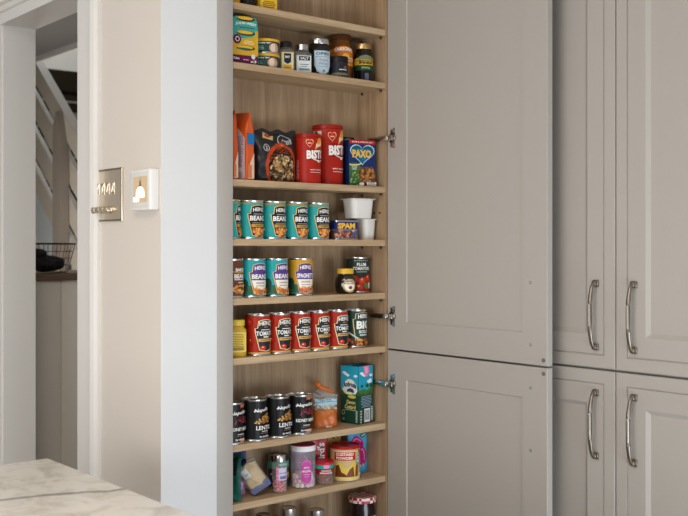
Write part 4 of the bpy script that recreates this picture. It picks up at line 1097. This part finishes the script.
# custard powder
a = Art(); a.rect(-135, 135, 5, 92, (206, 180, 122)); a.poly([(-46, 60), (22, 60), (22, 84), (-46, 84)], (190, 40, 26)); a.rect(-135, 135, 84, 86, (234, 222, 190))
a.text('CUSTARD', -12, 77.5, 56, 8, WH, .03); a.text('POWDER', -12, 66.5, 52, 8, WH, .03)
a.poly([(-44, 14), (-40, 50), (-26, 56), (-14, 40), (0, 36), (12, 54), (22, 58), (26, 14)], (226, 196, 90)); a.poly([(-42, 12), (-40, 44), (-30, 48), (-22, 26), (-10, 20), (-4, 12)], (112, 58, 26)); a.poly([(-10, 12), (2, 34), (14, 42), (18, 12)], (128, 68, 30)); a.poly([(20, 12), (24, 46), (34, 44), (32, 12)], (130, 70, 32)); a.rect(-60, 60, 5, 12, (228, 206, 120))
a.ell(36, 58, 13, 15, (140, 140, 136)); a.ell(34, 60, 8, 9, (214, 210, 200)); a.ell(33, 61, 3, 4, (70, 70, 74)); a.poly([(30, 90), (60, 84), (60, 60), (44, 74)], (130, 96, 60)); a.dabs(46, 70, 20, 54, 14, [(150, 140, 110), (110, 100, 80), (220, 216, 200)], 3, 7, 3); a.rect(36, 54, 14, 20, WH)
t = thing('custard_powder_tub', 'cream custard powder tub with red lid and red banner, at the right end', 'tub', (-.1175, .056, Z['s8']), -24)
q = MB(); q.lathe([(.041, 0), (.0435, .0008), (.0438, .003), (.0432, .005), (.0432, .092)], P((222, 208, 170), .4), 44); q.build('tub', t)
q = MB(); q.lathe([(.0442, .0915), (.0450, .092), (.0450, .0985), (.0436, .1005), (.0415, .1005), (.0405, .0965), (.02, .0965)], P((176, 22, 28), .3), 44); q.build('lid', t)
q = MB(); a.lay(q, cylmap(.0432), du=4, clip=(-130, 130, 5, 91)); q.build('label', t)
def packet(name, label, w, h, d, m, loc, rz, art, seed, lean=0):
    t = thing(name, label, 'packet', loc, rz); t.rotation_euler = (R(lean), 0, R(rz))
    q = MB(); mp = pouch(q, w, h, d, m, .006, seed, wr=.0006, base=.6); q.build('packet', t)
    q = MB(); art.lay(q, mp, du=(4, 5), clip=(-w*480, w*480, 3, h*1000-4), base=.0007); q.build('print', t)
    return t
a = Art(); a.rect(-26, 26, 3, 8, (200, 40, 40)); a.text("Bird's", 4, 76, 62, 24, WH, .03, rot=90); a.ell(-18, 60, 5, 20, (60, 110, 70)); a.rect(-26, -21, 4, 118, (150, 30, 100))
packet('jelly_packet', 'red packet with white lettering running upwards, behind the small tub', .056, .124, .016, mat('red_film', (170, 20, 30), .35), (-.182, .098, Z['s8']), -18, a, 41)
a = Art(); a.rect(-30, 30, 90, 122, (226, 196, 100)); a.dabs(-26, 26, 94, 120, 22, [(60, 60, 70), (240, 224, 160), (200, 150, 60)], 2, 4, 6); a.rect(-30, 30, 10, 60, (210, 170, 70))
packet('custard_packet', 'yellow packet showing above the red lid of the custard powder tub', .060, .121, .012, mat('yellow_film', (226, 196, 100), .4), (-.1135, .118, Z['s8']), -2, a, 43)
a = Art(); MAG = (176, 30, 110); BLU = (74, 176, 222)
a.ell(-4, 84, 25, 26, MAG); a.ell(12, 48, 22, 30, MAG); a.ell(-16, 30, 18, 22, MAG); a.ring(-4, 86, 20, 18, 4, (226, 130, 180), 30, 200); a.ring(12, 50, 14, 22, 3.5, (232, 150, 190), 320, 470); a.ell(22, 112, 13, 7, (50, 110, 60)); a.rect(14, 30, 110, 114, (220, 230, 220)); a.rect(-36, 36, 3, 12, (74, 176, 222)); a.text('JELLY', 4, 20, 40, 8, WH, .03, rot=8)
packet('jelly_packet', 'sky blue packet with magenta swirls at the back right, behind the custard powder tub', .074, .121, .012, mat('blue_film', BLU, .35), (-.0415, .0900, Z['s8']), -2, a, 47)
a = Art(); a.rect(-24, 24, 80, 116, (60, 150, 200)); a.rect(-24, 24, 20, 80, (150, 40, 110)); 
packet('jelly_packet', 'blue and purple packet behind the marshmallow jar, its top edge just in view', .050, .122, .012, mat('blue_film_b', (80, 150, 210), .35), (-.243, .112, Z['s8']), -4, a, 49)

# ---- shelf 9: only the lids show
gj = thing('jam_jar', 'dark jam jar with red and white gingham lid, at the bottom right', 'jar', (-.0465, .060, Z['s9']), -20)
q = MB(); q.lathe([(.036, 0), (.0385, .003), (.0395, .01), (.0395, .088), (.0385, .1), (.036, .112), (.036, .118)], mat('dark_jam', (30, 14, 16), .08), 44); q.build('jar', gj)
gm = bpy.data.materials.new('gingham'); gm.use_nodes = True; nt = gm.node_tree; bb = nt.nodes['Principled BSDF']; bb.inputs['Roughness'].default_value = .4
tcn = nt.nodes.new('ShaderNodeTexCoord'); ck = nt.nodes.new('ShaderNodeTexChecker'); ck.inputs['Scale'].default_value = 78
mpn = nt.nodes.new('ShaderNodeMapping'); mpn.inputs['Rotation'].default_value = (0, 0, R(20)); mpn.inputs['Location'].default_value = (.003, .002, .0021)
ck.inputs[1].default_value = rgb((186, 24, 36)); ck.inputs[2].default_value = rgb((236, 230, 228))
nt.links.new(tcn.outputs['Object'], mpn.inputs[0]); nt.links.new(mpn.outputs[0], ck.inputs[0]); nt.links.new(ck.outputs[0], bb.inputs['Base Color'])
q = MB(); q.lathe([(.0405, .118), (.0418, .1185), (.0418, .1325), (.040, .1345), (.036, .1345), (.035, .1335), (.01, .1335)], gm, 44); q.build('lid', gj)
q = MB(); Art().rect(-45, 45, 20, 78, (232, 230, 224)).text('Bonne', 0, 64, 40, 10, (60, 60, 70), 0, .2).text('Maman', 0, 50, 44, 10, (60, 60, 70), 0, .2).lay(q, cylmap(.0395), du=4); q.build('label', gj)
for x, r, h, l, lm in ((-.408, .0185, .140, 'leftmost silver lidded spice jar at the bottom edge', mat('lid_bronze', (120, 104, 92), .3, 1)),
                       (-.321, .0225, .144, 'middle spice jar with a shiny silver lid at the bottom edge', TIN),
                       (-.222, .0225, .122, 'rightmost spice jar with a silver lid at the bottom edge, nearest the gingham lid', TIN)):
    round_jar('spice_jar', l, r*1.12, h, r, .022, mat('spice', (110, 70, 50), .3, var=.2), lm, (x, .060, Z['s9']), -20, Art().rect(-20, 20, 20, 70, WH).rect(-14, 14, 40, 52, (90, 60, 40)), .84)
for x, l in ((-.462, 'dark lidded spice jar at the bottom left, just showing above the frame edge'),):
    round_jar('spice_jar', l, .023, .128, .021, .022, mat('spice', (110, 70, 50), .3), mat('lid_bronze', (120, 104, 92), .3, 1), (x, .058, Z['s9']), -20, None, .84)

# =================================================================== CAMERA, LIGHT
cam = bpy.data.cameras.new('camera'); co = bpy.data.objects.new('camera', cam); COL.objects.link(co)
TH_ = math.atan(834/1010)
CX, CY = -(.129*math.cos(TH_)+3.007*math.sin(TH_)), -(-.129*math.sin(TH_)+3.007*math.cos(TH_))
co.location = (CX, CY, EYE); co.rotation_euler = (R(90), 0, -TH_)
cam.sensor_width = 36; cam.lens = 1010*36/688; cam.shift_y = -10/688
cam.clip_start = .05
cam.dof.use_dof = True; cam.dof.focus_distance = 2.75; cam.dof.aperture_fstop = 5.0
scene.camera = co

w = bpy.data.worlds.new('world'); scene.world = w; w.use_nodes = True
bg = w.node_tree.nodes['Background']; bg.inputs[0].default_value = (.82, .90, 1.0, 1); bg.inputs[1].default_value = .34
def area(name, loc, target, sx, sy, e, col):
    l = bpy.data.lights.new(name, 'AREA'); l.shape = 'RECTANGLE'; l.size = sx; l.size_y = sy; l.energy = e; l.color = col
    o = bpy.data.objects.new(name, l); COL.objects.link(o); o.location = loc
    d = Vector(target)-Vector(loc); o.rotation_euler = d.to_track_quat('-Z', 'Y').to_euler()
    return o
area('window_light', (-2.6, -5.1, 1.2), (-.9, 0, 1.0), 2.2, 1.5, 10, (.92, .96, 1.0))
area('low_fill_light', (-.45, -2.55, .42), (-.55, 0, .35), 1.4, .8, 27, (.78, .89, 1.0))  # added low cool fill lamp, brightens the nib and lower shelves
area('side_window_light', (-4.5, -1.6, 1.15), (-.5, -.2, 1.0), 2.4, 1.4, 74, (1.0, .985, .97))
area('ceiling_light', (-2.2, -1.6, 2.58), (-2.2, -1.6, 0), 1.2, 1.2, 34, (1.0, .86, .70))
area('stairwell_light', (.6, 4.6, 4.7), (.5, 3.6, 1.5), .8, .8, 60, (.86, .93, 1.0))
pl = bpy.data.lights.new('hall_fill', 'POINT'); pl.energy = 7; pl.shadow_soft_size = .15; pl.color = (1.0, .96, .92)  # added point light, kept out of view, to lift the dark hall
po = bpy.data.objects.new('hall_fill', pl); COL.objects.link(po); po.location = (-.42, 2.05, 1.45)
scene.view_settings.view_transform = 'Standard'; scene.view_settings.look = 'None'
scene.view_settings.exposure = 0; scene.view_settings.gamma = 1; scene.view_settings.use_curve_mapping = False
